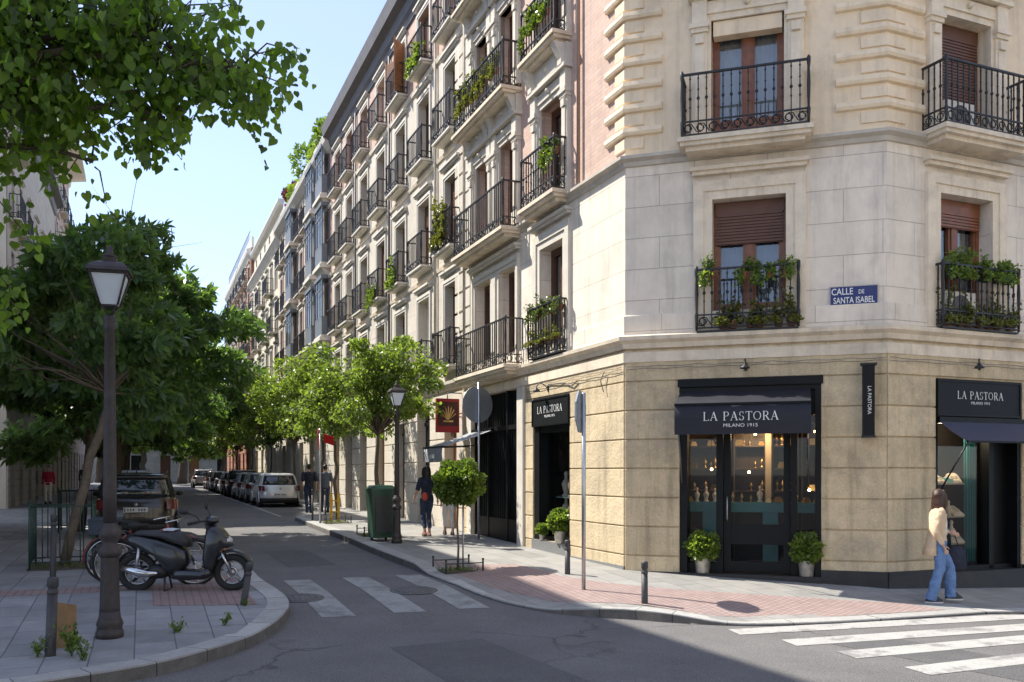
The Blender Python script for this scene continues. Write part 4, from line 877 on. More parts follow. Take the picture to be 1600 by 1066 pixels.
# gilt and cream trinkets
M_crm = mat('cream_display', (.68, .58, .45), .6, .2, 9); M_tq = mat('turquoise_box', (.25, .5, .47), .5, .1, 9); M_bulb = emit('warm_bulb', (1, .62, .28), 14)
def trinket(kind):
    mb = MB()
    if kind == 0: mb.lathe([(.03, 0), (.032, .01), (.008, .03), (.012, .06), (.03, .085), (.028, .12), (.01, .14), (.006, .17)], 8); m = M_gold
    elif kind == 1: mb.lathe([(.05, 0), (.055, .02), (.03, .04), (.045, .1), (.06, .15), (.045, .19), (.022, .21), (.02, .25), (.03, .28), (.01, .31)], 10); m = M_crm
    elif kind == 2: mb.box(-.06, .06, -.04, .04, 0, .05); mb.prism([(-.05, .05), (.05, .05), (.04, .09), (-.04, .09)], -.035, .035, 'y'); m = M_gold
    elif kind == 3: mb.loft([[(-.09+e, -.08, z), (.09-e, -.08, z), (.09-e, .06, z+h), (-.09+e, .06, z+h)] for e, z, h in ((0, 0, .0), (.0, .015, .07), (.02, .025, .09), (.05, .035, .1))], False); mb.torus((0, -.02, .085), .035, .008, 'z', 14, 5); m = M_crm
    else: mb.box(-.09, .09, -.05, .05, 0, .07); mb.ball((0, 0, .07), .05, 8, 5, (1.3, .8, .6)); m = M_tq
    return mb.mesh('ornament', m), m
TR = [trinket(k)[0] for k in range(5)]
def put_tr(F, x, y, z, k, lab, grp, s=1.0):
    o = link('ornament', TR[k], None, F @ T(x, y, z, rnd.uniform(-.6, .6), s)); tag(o, lab, 'ornament', grp)
for x0, x1 in ((.8, 1.55), (1.7, 2.2), (2.35, 2.75), (2.85, 3.3)):
    for z in (1.475, 1.875, 2.275):
        n = int((x1-x0)/.1)
        for i in range(n):
            if rnd.random() < .25: continue
            put_tr(FC, x0+.06+i*.1+rnd.uniform(-.02, .02), 1.6+rnd.uniform(-.06, .06), z, rnd.choice((0, 0, 2)), 'small gilt ornament on the dark back shelves of the corner shop', 'gilt ornaments on the shop shelves', rnd.uniform(.55, 1.3))
for i in range(16): put_tr(FC, .95+i*.15, .9+rnd.uniform(-.06, .06), 1.286, rnd.choice((0, 1, 2, 2)), 'gilt or cream trinket standing on the teal shop counter', 'trinkets on the teal counter', rnd.uniform(.5, 1.1))
mb = MB()
for i, (x, y, z) in enumerate(((1.2, 1.3, 2.55), (1.85, 1.4, 2.5), (2.05, 1.4, 2.47), (2.5, 1.4, 2.5), (1.35, .8, 1.85), (3.05, 1.3, 2.5), (2.95, .9, 1.5), (1.95, 1.3, 1.8))):
    t = MB(); t.ball((0, 0, 0), .022, 8, 6); t2 = MB(); t2.tube([(0, 0, .02), (0, 0, 3.4-z)], .004, 4)
    p = thing('pendant_bulb', FC @ T(x, y, z), 'small warm hanging bulb glowing inside the corner shop', 'lamp', 'small bulbs inside the shop'); part('bulb', t, M_bulb, p); part('cord', t2, M_black, p)
pl = bpy.data.lights.new('shop_light', 'POINT'); pl.energy = 13; pl.color = (1, .66, .34); pl.shadow_soft_size = .05; po = bpy.data.objects.new('shop_light', pl); COL.objects.link(po); po.matrix_world = FC @ T(2.05, 1.1, 2.5)
def awning(F, x0, x1, zt, zo, d, val, lab, text=None, m=None, y0=-.03, armz=-.9):
    m = m or mat('awning_canvas', (.012, .013, .022), .65, .1, 8, .12, 30)
    a = thing('awning', F @ T((x0+x1)/2, 0, zt), lab, 'awning'); L = (x1-x0)/2; mb = MB(); n = 12
    V = []; 
    for i in range(n+1):
        x = -L+2*L*i/n; s = .012*math.sin(i*1.9); V += [(x, y0, 0), (x, -d*.5, (zo-zt)*.5-.012+s), (x, -d, zo-zt), (x, -d-.004+s, zo-zt-val*.5), (x, -d+.01, zo-zt-val)]
    if val <= 0: V = [v for i, v in enumerate(V) if i % 5 < 3]
    k = 5 if val > 0 else 3
    mb.add(V, [(i*k+j, i*k+j+1, (i+1)*k+j+1, (i+1)*k+j) for i in range(n) for j in range(k-1)], True)
    me = mb.mesh('canvas', m, False); link('canvas', me, a, W[a.name])
    mb = MB(); mb.box(-L, L, -.07, .0, -.05, .05); mb.box(-L, L, -d-.012, -d+.025, zo-zt-.012, zo-zt+.018); part('awning_bar', mb, M_black, a)
    for s in (-1, 1): mb = MB(); mb.tube([(s*(L-.03), -.03, armz), (s*(L-.03), -d+.01, zo-zt)], .013, 6); part('arm', mb, M_iron2 if m != MATS['awning_canvas'] else mat('arm_grey', (.16, .16, .17), .4, metal=.5), a)
    return a
a = awning(FC, .92, 2.96, 3.12, 2.86, .75, .47, 'navy black canvas awning lettered over the corner shop door', armz=-1.5)
put_serif('LA PASTORA', .135, a, FC @ T(1.93, -.768, 2.6)); put_font('MILANO 1915', .075, a, FC @ T(1.93, -.768, 2.5), 1.15)
M_sign = mat('sign_black', (.005, .006, .008), .55, .2, 5, spec=.25)
# right face shop window
room(FR, .9, 3.1, .34, 1.0, .2, 3.4, 'display_case')
mb = MB(); mb.box(1.01, 1.08, 0, .33, .2, 3.3); mb.box(2.9, 2.98, 0, .33, .2, 3.3); mb.box(2.36, 2.46, .1, .33, .2, 2.68); mb.box(1.08, 2.9, .02, .33, 2.64, 3.3); mb.box(1.08, 2.9, .1, .33, .2, .27)
obj('shopfront_frame', mb, M_black, CBD, FR)
mb = MB(); mb.quad((1.08, .22, .27), (2.36, .22, .27), (2.36, .22, 2.64), (1.08, .22, 2.64)); noflip('shop_pane', mb, G_shop, CBD, FR)
mb = MB(); mb.box(2.46, 2.9, .2, .26, .27, 2.64); obj('shop_side_door', mb, M_black, CBD, FR)
mb = MB()
for i in range(8): mb.box(2.14+i*.028, 2.16+i*.028, .34+.02*(i % 2), .36+.02*(i % 2), .3, 2.6)
mb.box(2.13, 2.36, .385, .4, .3, 2.6); obj('teal_curtain', mb, M_teal, CBD, FR)
for z in (.62, 1.07, 1.62): mb = MB(); mb.box(1.1, 2.1, .36, .75, z-.025, z); obj('display_shelf', mb, mat('pale_shelf', (.4, .35, .27), .5), CBD, FR)
pl = bpy.data.lights.new('display_fill', 'POINT'); pl.energy = 12; pl.color = (1, .78, .52); pl.shadow_soft_size = .05; po = bpy.data.objects.new('display_fill', pl); COL.objects.link(po); po.matrix_world = FR @ T(1.7, .5, 2.45)  # added fill with no lamp fitting, brightens the display pieces
for z, n in ((.62, 7), (1.07, 7), (1.62, 5)):
    for i in range(n): put_tr(FR, 1.2+i*(.9/n)+.04, .48+rnd.uniform(-.05, .05), z, rnd.choice((3, 1, 3, 4, 2, 3)), 'cream jewellery display piece on the shelves of the right hand shop window', 'display pieces in the right shop window', rnd.uniform(.8, 1.25))
def fascia(F, x, z, w_, h, lab, th, tz):
    s = thing('shop_sign', F @ T(x, 0, z), lab, 'sign'); mb = MB(); mb.box(-w_/2, w_/2, -.05, -.002, 0, h); part('panel', mb, M_sign, s)
    mb = MB(); e = .03
    for b in ((-w_/2, w_/2, 0, e), (-w_/2, w_/2, h-e, h)): mb.box(b[0], b[1], -.065, -.05, b[2], b[3])
    for b in ((-w_/2, -w_/2+e), (w_/2-e, w_/2)): mb.box(b[0], b[1], -.065, -.05, e, h-e)
    part('rim', mb, M_black, s)
    put_serif('LA PASTORA', th, s, F @ T(x, -.055, z+tz)); put_font('MILANO 1915', th*.5, s, F @ T(x, -.055, z+tz-th*.65), 1.15)
fascia(FR, 1.97, 2.7, 1.9, .58, 'black fascia sign lettered in white above the right hand shop window', .125, .28)
fascia(FS, -2.93, 2.73, 1.72, .56, 'black fascia sign on the sunny street side above the narrow shop window', .14, .26)
a = awning(FR, 1.05, 3.3, 2.63, 2.27, .58, 0, 'slate blue canvas awning propped open over the right hand shop window', m=mat('awning_canvas_slate', (.055, .055, .085), .6, .1, 8, .1, 30), armz=-1.15)
# street side shop window
room(FS, -3.75, -2.1, .34, 1.0, .42, 3.3, 'display_case')
mb = MB(); mb.box(-3.79, -3.55, 0, .33, .42, 2.75); mb.box(-2.15, -2.07, 0, .33, .42, 2.75); mb.box(-3.55, -2.15, .02, .33, 2.6, 3.3); mb.box(-3.55, -2.15, .1, .33, .42, .5); obj('shopfront_frame', mb, M_black, CBD, FS)
mb = MB(); mb.quad((-3.55, .22, .5), (-2.15, .22, .5), (-2.15, .22, 2.6), (-3.55, .22, 2.6)); noflip('shop_pane', mb, G_shop, CBD, FS)
for z in (.85, 1.3): mb = MB(); mb.box(-3.5, -2.15, .36, .75, z-.02, z); obj('display_shelf', mb, mat('glass_shelf', (.25, .38, .38), .2), CBD, FS)
for z in (.85, 1.3):
    for i in range(5): put_tr(FS, -3.3+i*.26, .5, z, rnd.choice((1, 3, 1)), 'cream bust on the glass shelves of the street side shop window', 'busts in the street side shop window', rnd.uniform(1.1, 1.7))
# wall lamps
def wall_lamp(F, x, z, lab):
    t = thing('wall_lamp', F @ T(x, 0, z), lab, 'wall lamp'); mb = MB(); mb.box(-.025, .025, -.06, 0, -.06, .06)
    mb.tube([(0, -.05, 0), (0, -.11, .06), (0, -.18, .11), (0, -.25, .1), (0, -.29, .03), (0, -.29, -.02)], .011, 6); part('bracket', mb, M_iron2, t)
    mb = MB(); mb.lathe([(.02, .03), (.03, .0), (.06, -.02), (.085, -.05), (.08, -.052), (.03, -.03)], 12, (0, -.29, 0)); part('lamp_shade', mb, M_iron2, t)
    if F is not FC: t.matrix_basis = W[t.name] @ Matrix.Rotation(R(-50 if F is FR else -40), 4, 'Z')
wall_lamp(FC, 1.97, 3.5, 'small black gooseneck lamp on the wall over the corner awning'); wall_lamp(FR, 2.0, 3.52, 'small black gooseneck lamp over the right hand fascia sign'); wall_lamp(FS, -3.0, 3.47, 'small black gooseneck lamp over the street side fascia sign')
# blade sign, street name plate
t = thing('blade_sign', FC @ T(3.8, 0, 2.36), 'narrow vertical black blade sign hung at the building corner', 'sign')
mb = MB(); mb.box(-.085, .085, -.3, -.12, 0, 1.08); part('panel', mb, M_sign, t)
mb = MB(); mb.box(-.06, .06, -.12, 0, .98, 1.04); mb.box(-.06, .06, -.12, 0, .03, .09); mb.box(-.12, .12, -.31, -.1, 1.081, 1.11); mb.box(-.1, .1, -.31, -.1, -.03, -.001); part('bracket', mb, M_iron2, t)
me = font_mesh('LA PASTORA', .075, 1.0); me.materials.clear(); me.materials.append(M_letter); me.transform(Matrix.Rotation(R(90), 4, 'Y')); link('lettering', me, t, FC @ T(3.785, -.305, 2.9))
t = thing('street_name_plate', FC @ T(3.6, 0, 4.41), 'blue enamel street name plate on the pale stone corner', 'street sign')
mb = MB(); mb.box(-.355, .355, -.03, 0, 0, .3); part('plate', mb, mat('enamel_blue', (.006, .022, .15), .4, .15, 5, coat=.1), t)
mb = MB(); e = .012
mb.box(-.355, .355, -.034, -.03, 0, e); mb.box(-.355, .355, -.034, -.03, .3-e, .3); mb.box(-.355, -.355+e, -.034, -.03, e, .3-e); mb.box(.355-e, .355, -.034, -.03, e, .3-e); part('rim', mb, M_trimg, t)
put_font('CALLE', .145, t, FC @ T(3.43, -.036, 4.575), .78, .0015); put_font('DE', .09, t, FC @ T(3.71, -.036, 4.58), .78, .001); put_font('SANTA ISABEL', .135, t, FC @ T(3.6, -.036, 4.44), .70, .0015)
# planters
def planter(F, x, y, z, lab, s=1.0, m=None, seed=1, leaf=None, r=.25):
    t = thing('potted_plant', F @ T(x, y, z, 0, s), lab, 'potted plant'); mb = MB(); mb.lathe([(.1, 0), (.105, .01), (.13, .24), (.14, .25), (.13, .255), (.11, .22)], 18); part('pot', mb, m or mat('zinc_bucket', (.5, .47, .42), .45, .3, 12, .2, 40, metal=.6), t)
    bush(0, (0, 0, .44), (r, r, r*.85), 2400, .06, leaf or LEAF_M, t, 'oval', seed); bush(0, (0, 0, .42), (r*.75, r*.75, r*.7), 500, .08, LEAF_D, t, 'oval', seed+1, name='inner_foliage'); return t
planter(FC, 1.28, .0, .15, 'leafy shrub in a zinc bucket left of the corner shop door', 1.0, seed=3); planter(FC, 2.9, .0, .15, 'leafy shrub in a zinc bucket right of the corner shop door', 1.0, seed=5)
planter(FS, -2.5, -.02, .42, 'light green bushy plant on the sill of the street side shop window', .95, seed=8); 
t = planter(FS, -3.35, -.02, .42, 'small dark leafed plant at the left end of the street side shop sill', .5, seed=9)
# balcony plants
POT = {}
M_terra = mat('terracotta', (.36, .15, .085), .8, .2, 10)
def pots(F, x0, x1, y, z, n, lab, grp, trail=.3, tall=.3, leaf=None, seed=1, size=.05, cnt=180, hang=True, pm=None):
    for i in range(n):
        q_ = random.Random(seed*31+i); hs = q_.uniform(.55, 1.35)
        if n > 4 and q_.random() < .18: continue
        x = x0+(x1-x0)*(i+.5+q_.uniform(-.25, .25))/n; t = thing('potted_plant', F @ T(x, y, z), lab, 'potted plant', grp); rs = np.random.RandomState(seed*17+i)
        mb = MB(); mb.lathe([(.05, 0), (.07, .11), (.078, .12), (.06, .115)], 10); part('pot', mb, pm or M_terra, t)
        c = int(cnt*(.5+.5*hs)); P = []
        k = rs.randint(3, 6); st = [(rs.normal()*.07, rs.normal()*.04-.02, rs.uniform(.35, 1)*tall*hs) for _ in range(k)]
        for (a, b, h_) in st:
            q = rs.uniform(0, 1, c//k); P.append(np.stack([a*q*1.5+rs.normal(size=c//k)*.03, b*q*1.5-.03*q+rs.normal(size=c//k)*.03, .12+h_*q], 1))
        if hang:
            for _ in range(3):
                a = rs.normal()*.1; q = rs.uniform(0, 1, c//4); P.append(np.stack([a+rs.normal(size=c//4)*.025, -.1-.06*q+rs.normal(size=c//4)*.02, .14-trail*q*rs.uniform(.4, 1)], 1))
        P = np.concatenate(P); N = rs.normal(size=P.shape)+np.array([0, -.3, .2])
        part('foliage', leafmesh('foliage', [leaves(P, N, size*rs.uniform(.6, 1.3, len(P)), 'oval' if size > .03 else 'kite', .15, rs)], leaf or LEAF_M), None, t)
pots(FC, 1.25, 2.75, -.1, 4.12, 7, 'potted plant with yellow green leaves low behind the chamfer balcony guard', 'pots on the chamfer balcony', .1, .45, LEAF_Y, 2, .055, 160)
pots(FC, 1.28, 2.72, -.1, 4.9, 6, 'trailing plant hung along the top rail of the chamfer balcony guard', 'rail plants on the chamfer balcony', .35, .24, LEAF_M, 3, .05, 170)
pots(FR, 1.05, 2.65, -.12, 4.12, 7, 'flowering pot low behind the right face balcony guard', 'pots on the right face balcony', .1, .4, LEAF_Y, 4, .05, 150)
pots(FR, 1.02, 2.62, -.12, 4.88, 7, 'spiky green plant along the top rail of the right face balcony guard', 'rail plants on the right face balcony', .2, .36, LEAF_M, 5, .05, 230, pm=M_dark)
pots(FS, -3.6, -2.2, -.12, 4.9, 5, 'greyish lavender like plant on the narrow street side balcony rail', 'rail plants on the street side balcony', .25, .25, LEAF_P, 6, .045, 170)
pots(FS, -3.6, -2.2, -.12, 4.3, 4, 'yellowing plant low on the narrow street side balcony', 'low plants on the street side balcony', .1, .3, LEAF_Y, 7, .045, 120)
pots(FS, -2.7, -2.2, -.22, 7.9, 2, 'trailing fern on the second floor balcony nearest the corner', 'ferns on the second floor balcony', .6, .3, LEAF_L, 8, .06, 200)
pots(FS, -3.6, -2.2, -.25, 10.7, 5, 'leafy climber on the third floor balcony nearest the corner', 'climbers on the third floor balcony', .5, .5, LEAF_L, 9, .06, 260)
pots(FS, -7.5, -4.7, -.3, 10.6, 9, 'bright hedge like plant along the long third floor balcony', 'hedge along the long third floor balcony', .4, .5, LEAF_Y, 10, .06, 260)
pots(FS, -9.7, -8.8, -.25, 7.9, 4, 'tall bright yellow green bamboo like plant on the second floor balcony', 'bamboo on the second floor balcony', .4, 1.3, LEAF_Y, 11, .08, 260)
pots(FS, -12.2, -11.0, -.25, 4.6, 3, 'shrub on a first floor balcony beside the round tree top', 'shrubs on first floor balconies', .4, .5, LEAF_L, 12, .07, 160)
pots(FS, -17.4, -16.2, -.25, 7.7, 3, 'plants on the fourth balcony along, second floor', 'plants on far second floor balconies', .6, .6, LEAF_L, 13, .08, 160)
pots(FS, -14.8, -13.6, -.25, 7.7, 2, 'plants on the third balcony along, second floor', 'plants on mid second floor balconies', .4, .5, LEAF_M, 14, .08, 140)
pots(FS, -12.2, -11.0, -.25, 13.5, 3, 'shrubs on the top floor balcony second from the corner building', 'top floor balcony shrubs', .4, .6, LEAF_M, 15, .08, 160)
for i, (u, r_, lm, zz) in enumerate(((26.5, .8, LEAF_M, 16.7), (28.5, .95, LEAF_D, 17.0), (30.5, .8, LEAF_M, 16.5), (33.5, 1.15, LEAF_D, 17.3), (36, .9, LEAF_M, 16.4), (38.0, .8, LEAF_W, 17.0))):
    x, y = xy(u, .7); t = thing('roof_shrub', T(x, y, 16.2), ['pale green shrub at the near end of the roof terrace', 'dark clipped shrub second along the roof terrace', 'dark clipped shrub third along the roof terrace', 'tallest dark round shrub on the roof terrace', 'low green shrub spilling over the roof terrace edge', 'plum coloured shrub at the far end of the roof terrace'][i], 'shrub', 'shrubs on the roof terrace')
    mb = MB(); mb.tube([(0, 0, 0), (0, 0, zz-16.2+r_*.3)], .06, 6); part('stem', mb, BARKD, t); bush(0, (0, 0, zz-16.2+r_*.4), (r_, r_, r_*.85), 900, .2, lm, t, 'oval', 60+i)

for z, lb in ((4.12, 'white air conditioner box behind the plants of the right face balcony'), (FZ[0], 'white air conditioner box on the upper balcony of the right face')):
    t = thing('air_conditioner', FR @ T(1.45, -.02, z+.04), lb, 'air conditioner'); mb = MB(); mb.box(-.33, .33, -.1, .14, 0, .52); part('casing', mb, M_white, t)
    mb = MB(); mb.torus((0, -.105, .26), .2, .01, 'y', 24, 5); mb.torus((0, -.105, .26), .12, .007, 'y', 20, 4); mb.prism([(.19*math.cos(a/3.82), .26+.19*math.sin(a/3.82)) for a in range(24)], -.102, -.1005, 'y'); part('fan_grille', mb, M_zinc, t)
# ---------------------------------------------------------------- street furniture
M_lamp = mat('lamp_iron', (.055, .045, .043), .55, .25, 12, .35, 60, metal=.3)
M_opal = mat('opal_glass', (.62, .68, .74), .25, .05, 2)
def lamp(x, y, z, s, lab, rz=0):
    t = thing('street_lamp', T(x, y, z, rz, s), lab, 'street lamp'); mb = MB(Matrix.Diagonal((.84, .84, 1, 1)))
    mb.lathe([(.17, 0), (.17, .07), (.155, .1), (.15, .13), (.165, .16), (.15, .2), (.135, .23), (.125, .3)], 24)
    mb.lathe([(.13, .23), (.122, .35), (.108, .86), (.112, .9)], 32, flute=.07)
    mb.lathe([(.112, .88), (.14, .91), (.148, .95), (.12, .99), (.095, 1.02), (.1, 1.06), (.13, 1.1), (.135, 1.15), (.11, 1.2), (.082, 1.23), (.078, 1.27)], 24); part('base', mb, M_lamp, t)
    mb = MB(); mb.lathe([(.068, 1.25), (.07, 1.6), (.06, 2.6), (.053, 3.33), (.062, 3.34), (.066, 3.38), (.055, 3.41), (.07, 3.45), (.06, 3.48), (.045, 3.5)], 16); part('pole', mb, M_lamp, t)
    mb = MB()
    for a in range(4):
        c, q = math.cos(R(45+90*a)), math.sin(R(45+90*a)); mb.tube([(c*.03, q*.03, 3.5), (c*.06, q*.06, 3.54), (c*.1, q*.1, 3.6)], .01, 5)
    mb.box(-.085, .085, -.085, .085, 3.585, 3.6)
    b, tp = .088, .178
    for sx, sy in ((1, 1), (1, -1), (-1, 1), (-1, -1)): mb.tube([(sx*b, sy*b, 3.6), (sx*tp, sy*tp, 3.93)], .012, 5)
    mb.box(-.19, .19, -.19, .19, 3.925, 3.95)
    mb.loft([[(a, -a, z_), (a, a, z_), (-a, a, z_), (-a, -a, z_)] for a, z_ in ((.215, 3.95), (.2, 3.99), (.15, 4.04), (.1, 4.06), (.07, 4.07), (.07, 4.12))], False)
    mb.lathe([(.08, 4.12), (.085, 4.135), (.04, 4.16), (.045, 4.18), (.03, 4.2), (.035, 4.23), (.005, 4.25)], 12); lt = part('lantern', mb, M_lamp, t)
    mb = MB(); mb.loft([[(a, -a, z_), (a, a, z_), (-a, a, z_), (-a, -a, z_)] for a, z_ in ((.08, 3.605), (.168, 3.92))], False); obj('lantern_glass', mb, M_opal, lt, W[lt.name]); return t
lamp(-4.35, 9.69, .0, 1.0, 'tall cast iron street lamp with square lantern on the left pavement nose', R(17))
lamp(-2.50, 19.45, .26, .83, 'shorter cast iron street lamp beside the green wheeled bin', R(20))
M_boll = mat('bollard_iron', (.045, .043, .045), .5, .25, 15, .3, 60)
def bollard(u, v, h, lab, tilt=(0, 0), r=.045):
    x, y = xy(u, v); t = thing('bollard', T(x, y, pav(u, v)-.01) @ Matrix.Rotation(tilt[0], 4, 'X') @ Matrix.Rotation(tilt[1], 4, 'Y'), lab, 'bollard'); mb = MB()
    mb.lathe([(r*1.05, -.05), (r, .05), (r*.93, h-.16)], 14); part('post', mb, M_boll, t)
    mb = MB(); mb.lathe([(r*.9, h-.17), (r*1.05, h-.155), (r*1.05, h-.135), (r*.85, h-.125), (r*.85, h-.1), (r*1.05, h-.09), (r*1.05, h-.02), (r*.9, h), (.005, h+.005)], 14); part('cap', mb, M_boll, t)
bollard(-2.67, -1.22, .58, 'black bollard on the red paving nearest the corner shop'); bollard(-.16, -1.16, .56, 'black bollard between the sign pole and the street side shop window')
bollard(-1.24, -6.32, .56, 'leaning black bollard in front of the scooter wheel', (R(2), R(9))); bollard(1.87, -8.77, .98, 'tall black bollard beside the nearest tree guard', (0, R(1)))
bollard(-3.38, -8.36, .78, 'black bollard at the lower left kerb with a board leaning on it', (0, R(2)), .05)
bollard(14.2, -2.75, .95, 'left thin post of the pair beside the walking men', r=.03); bollard(14.0, -2.4, .95, 'right thin post of the pair beside the walking men', r=.03)
x, y = xy(-3.1, -8.3); mb = MB(); mb.prism([(-.12, 0), (.13, 0), (.15, .42), (-.02, .46), (-.12, .44)], 0, .02, 'y'); tag(obj('board', mb, mat('brown_board', (.22, .13, .06), .8, .25, 8), None, T(x+.02, y, .02, R(35)) @ Matrix.Rotation(R(-8), 4, 'X')), 'small brown board leaning against the lower left bollard', 'board')
# tree guards
M_green = mat('guard_green', (.02, .05, .035), .5, .2, 12)
def guard(u, v, lab, s=.46, h=1.05):
    x, y = xy(u, v); t = thing('tree_guard', T(x, y, pav(u, v), STREET_ANG), lab, 'tree guard'); mb = MB(); P = [(-s, -s), (s, -s), (s, s), (-s, s)]
    for i in range(4):
        a, b = P[i], P[(i+1) % 4]; mb.tube([(a[0], a[1], 0), (a[0], a[1], h+.06)], .018, 6)
        for z in (.12, h-.03): mb.tube([(a[0], a[1], z), (b[0], b[1], z)], .013, 5)
        for k in range(1, 5): q = k/5; mb.tube([(a[0]+(b[0]-a[0])*q, a[1]+(b[1]-a[1])*q, .12), (a[0]+(b[0]-a[0])*q, a[1]+(b[1]-a[1])*q, h)], .009, 5)
    part('guard_frame', mb, M_green, t)
guard(3.5, -8.74, 'green iron guard round the nearest leaning tree'); guard(11.8, -8.97, 'green iron guard round the second tree on the left')
def soil(u, v, s, lab, hoops=True, seed=1):
    x, y = xy(u, v); z = pav(u, v); t = thing('tree_pit', T(x, y, z+.004, STREET_ANG), lab, 'tree pit'); mb = MB(); mb.box(-s, s, -s, s, -.05, .01); part('soil', mb, M_dsoil, t)
    rs = np.random.RandomState(seed); P = np.stack([rs.uniform(-s, s, 260), rs.uniform(-s, s, 260), np.full(260, .005)], 1); N = rs.normal(size=P.shape)*.5+np.array([0, 0, 1])
    part('weeds', leafmesh('weeds', [leaves(P, N, rs.uniform(.03, .09, 260), 'long', .1, rs)], LEAF_L), None, t)['kind'] = 'stuff'
    if hoops:
        for k, (a, b) in enumerate(((s+.03, 0), (-s-.03, 0))):
            mb = MB()
            for yy in (-s, s): mb.tube([(a, yy, 0), (a, yy, .2)], .016, 6); mb.ball((a, yy, .21), .024, 8, 5)
            mb.tube([(a, -s, .15), (a, s, .15)], .01, 5); part('low_rail', mb, M_boll, t)
soil(1.4, -2.5, .33, 'weedy tree pit with low iron rails under the ball shaped tree', seed=2); soil(7.9, -2.35, .36, 'tree pit with low rails beside the wheeled bin', seed=3); soil(12.9, -2.3, .36, 'tree pit with low rails under the yellow post guard', seed=4)
soil(3.5, -8.74, .5, 'grassy tree pit inside the nearest green tree guard', False, 5)
# yellow guard
x, y = xy(13.1, -2.3); t = thing('post_guard', T(x, y, pav(13, -2.3)), 'pair of yellow metal posts standing in a low railed tree pit', 'post guard'); M_yel = mat('yellow_paint', (.62, .36, .02), .5, .15, 8)
for a in (-.1, .12): mb = MB(); mb.box(a-.035, a+.035, -.03, .03, 0, .86); part('post', mb, M_yel, t)
mb = MB(); mb.box(-.15, .17, -.04, -.03, .62, .66); mb.box(-.15, .17, -.04, -.03, .3, .34); part('crossbar', mb, M_yel, t)
# wheeled bin
x, y = xy(6.4, -2.6); t = thing('wheeled_bin', T(x, y, pav(6.3, -2.7), R(-68)) @ Matrix.Diagonal((.85, .72, 1, 1)), 'dark green wheeled bin beside the shorter street lamp', 'bin'); M_bin = mat('bin_green', (.012, .055, .03), .45, .15, 6); M_bind = mat('bin_grey', (.03, .033, .032), .5, .15, 6)
mb = MB(); mb.loft([[(a, -b, z_), (a, b, z_), (-a, b, z_), (-a, -b, z_)] for a, b, z_ in ((.29, .32, .08), (.31, .34, .6), (.33, .37, 1.1))], False); mb.box(-.34, .34, -.38, .38, 1.08, 1.13); part('body', mb, M_bin, t)
mb = MB(); mb.loft([[(a, -b, z_), (a, b, z_), (-a, b, z_), (-a, -b, z_)] for a, b, z_ in ((.35, .39, 1.13), (.34, .38, 1.17), (.26, .3, 1.24))], False); mb.tube([(-.12, 0, 1.24), (-.12, 0, 1.27), (.12, 0, 1.27), (.12, 0, 1.24)], .015, 5); part('lid', mb, M_bin, t)
mb = MB(); mb.box(.29, .335, -.25, .25, .2, 1.0); part('front_panel', mb, M_bind, t)
for b in (-.22, .22): mb = MB(); mb.tube([(-.2, b-.03, .08), (-.2, b+.03, .08)], .08, 14); part('wheel', mb, M_bind, t)
# traffic signs seen from behind / the side
M_signb = mat('sign_back', (.36, .40, .44), .4, .1, 6, metal=.5); M_sred = mat('sign_red', (.5, .02, .02), .45, .1)
def sign(u, v, h, zc, r, rz, lab, face=None, nseg=28, square=False):
    x, y = xy(u, v); t = thing('traffic_sign', T(x, y, pav(u, v)-.01, rz), lab, 'traffic sign')
    mb = MB(); mb.lathe([(.03, 0), (.03, h)], 10); part('pole', mb, M_gal, t)
    mb = MB(); M = Matrix.Translation((0, .045, zc)); pts = [(r*math.cos(2*math.pi*i/nseg+.39), r*math.sin(2*math.pi*i/nseg+.39)) for i in range(nseg)]
    mb.T = M; mb.prism(pts, -.008, .008, 'y'); mb.prism([(p[0]*1.0, p[1]) for p in pts], .0081, .012, 'y'); mb.T = I4
    mb.box(-r*.7, r*.7, .032, .037, zc+.1, zc+.13); mb.box(-r*.7, r*.7, .032, .037, zc-.13, zc-.1); part('sign_plate', mb, face or M_signb, t); return t
sign(-1.48, -1.54, 2.9, 2.62, .33, R(72), 'eight sided traffic sign seen edge on, on the pole nearest the red paving', nseg=8)
sign(6.0, -.41, 3.6, 3.1, .42, R(38), 'round traffic sign seen from behind, on the pole by the black portal')
t = sign(12.79, -2.78, 2.75, 2.45,   .33, R(98), 'red traffic sign seen from the side beyond the second tree', M_sred, 8)
mb = MB(); mb.T = Matrix.Rotation(R(-115), 4, 'Z'); mb.prism([(.1, 2.35), (.42, 2.25), (.42, 2.5), (.1, 2.6)], .04, .06, 'y'); mb.T = I4; part('side_plate', mb, M_sred, t)
# red hanging bar sign and grey awning on the street side
t = thing('hanging_sign', FS @ T(-8.25, 0, 2.7), 'red hanging sign with a golden leafy emblem above the pavement', 'sign')
mb = MB(); mb.box(-.05, .05, -.72, -.12, .1, .95); part('panel', mb, mat('sign_crimson', (.33, .012, .018), .45, .1), t)
mb = MB(); mb.box(.051, .056, -.68, -.16, .26, .87); part('dark_field', mb, mat('sign_maroon', (.06, .008, .01), .5), t)
mb = MB()
for a in range(-3, 4):
    th = R(a*22); mb.prism([(-.42+math.sin(th)*.03-.02*math.cos(th), .42), (-.42+.03*math.cos(th), .42), (-.42+math.sin(th)*.2+.02, .45+math.cos(th)*.28), (-.42+math.sin(th)*.22, .45+math.cos(th)*.33)], .058+.001*abs(a), .062+.001*abs(a), 'x')
mb.box(.058, .0665, -.55, -.29, .36, .4); part('emblem', mb, M_gold, t)
mb = MB(); mb.tube([(0, -.42, .95), (0, -.42, 1.1), (0, 0, 1.1)], .015, 6); mb.tube([(0, 0, .5), (0, -.12, .5)], .015, 6); mb.tube([(0, -.3, .1), (0, -.3, .0)], .012, 6); part('bracket', mb, M_iron2, t)
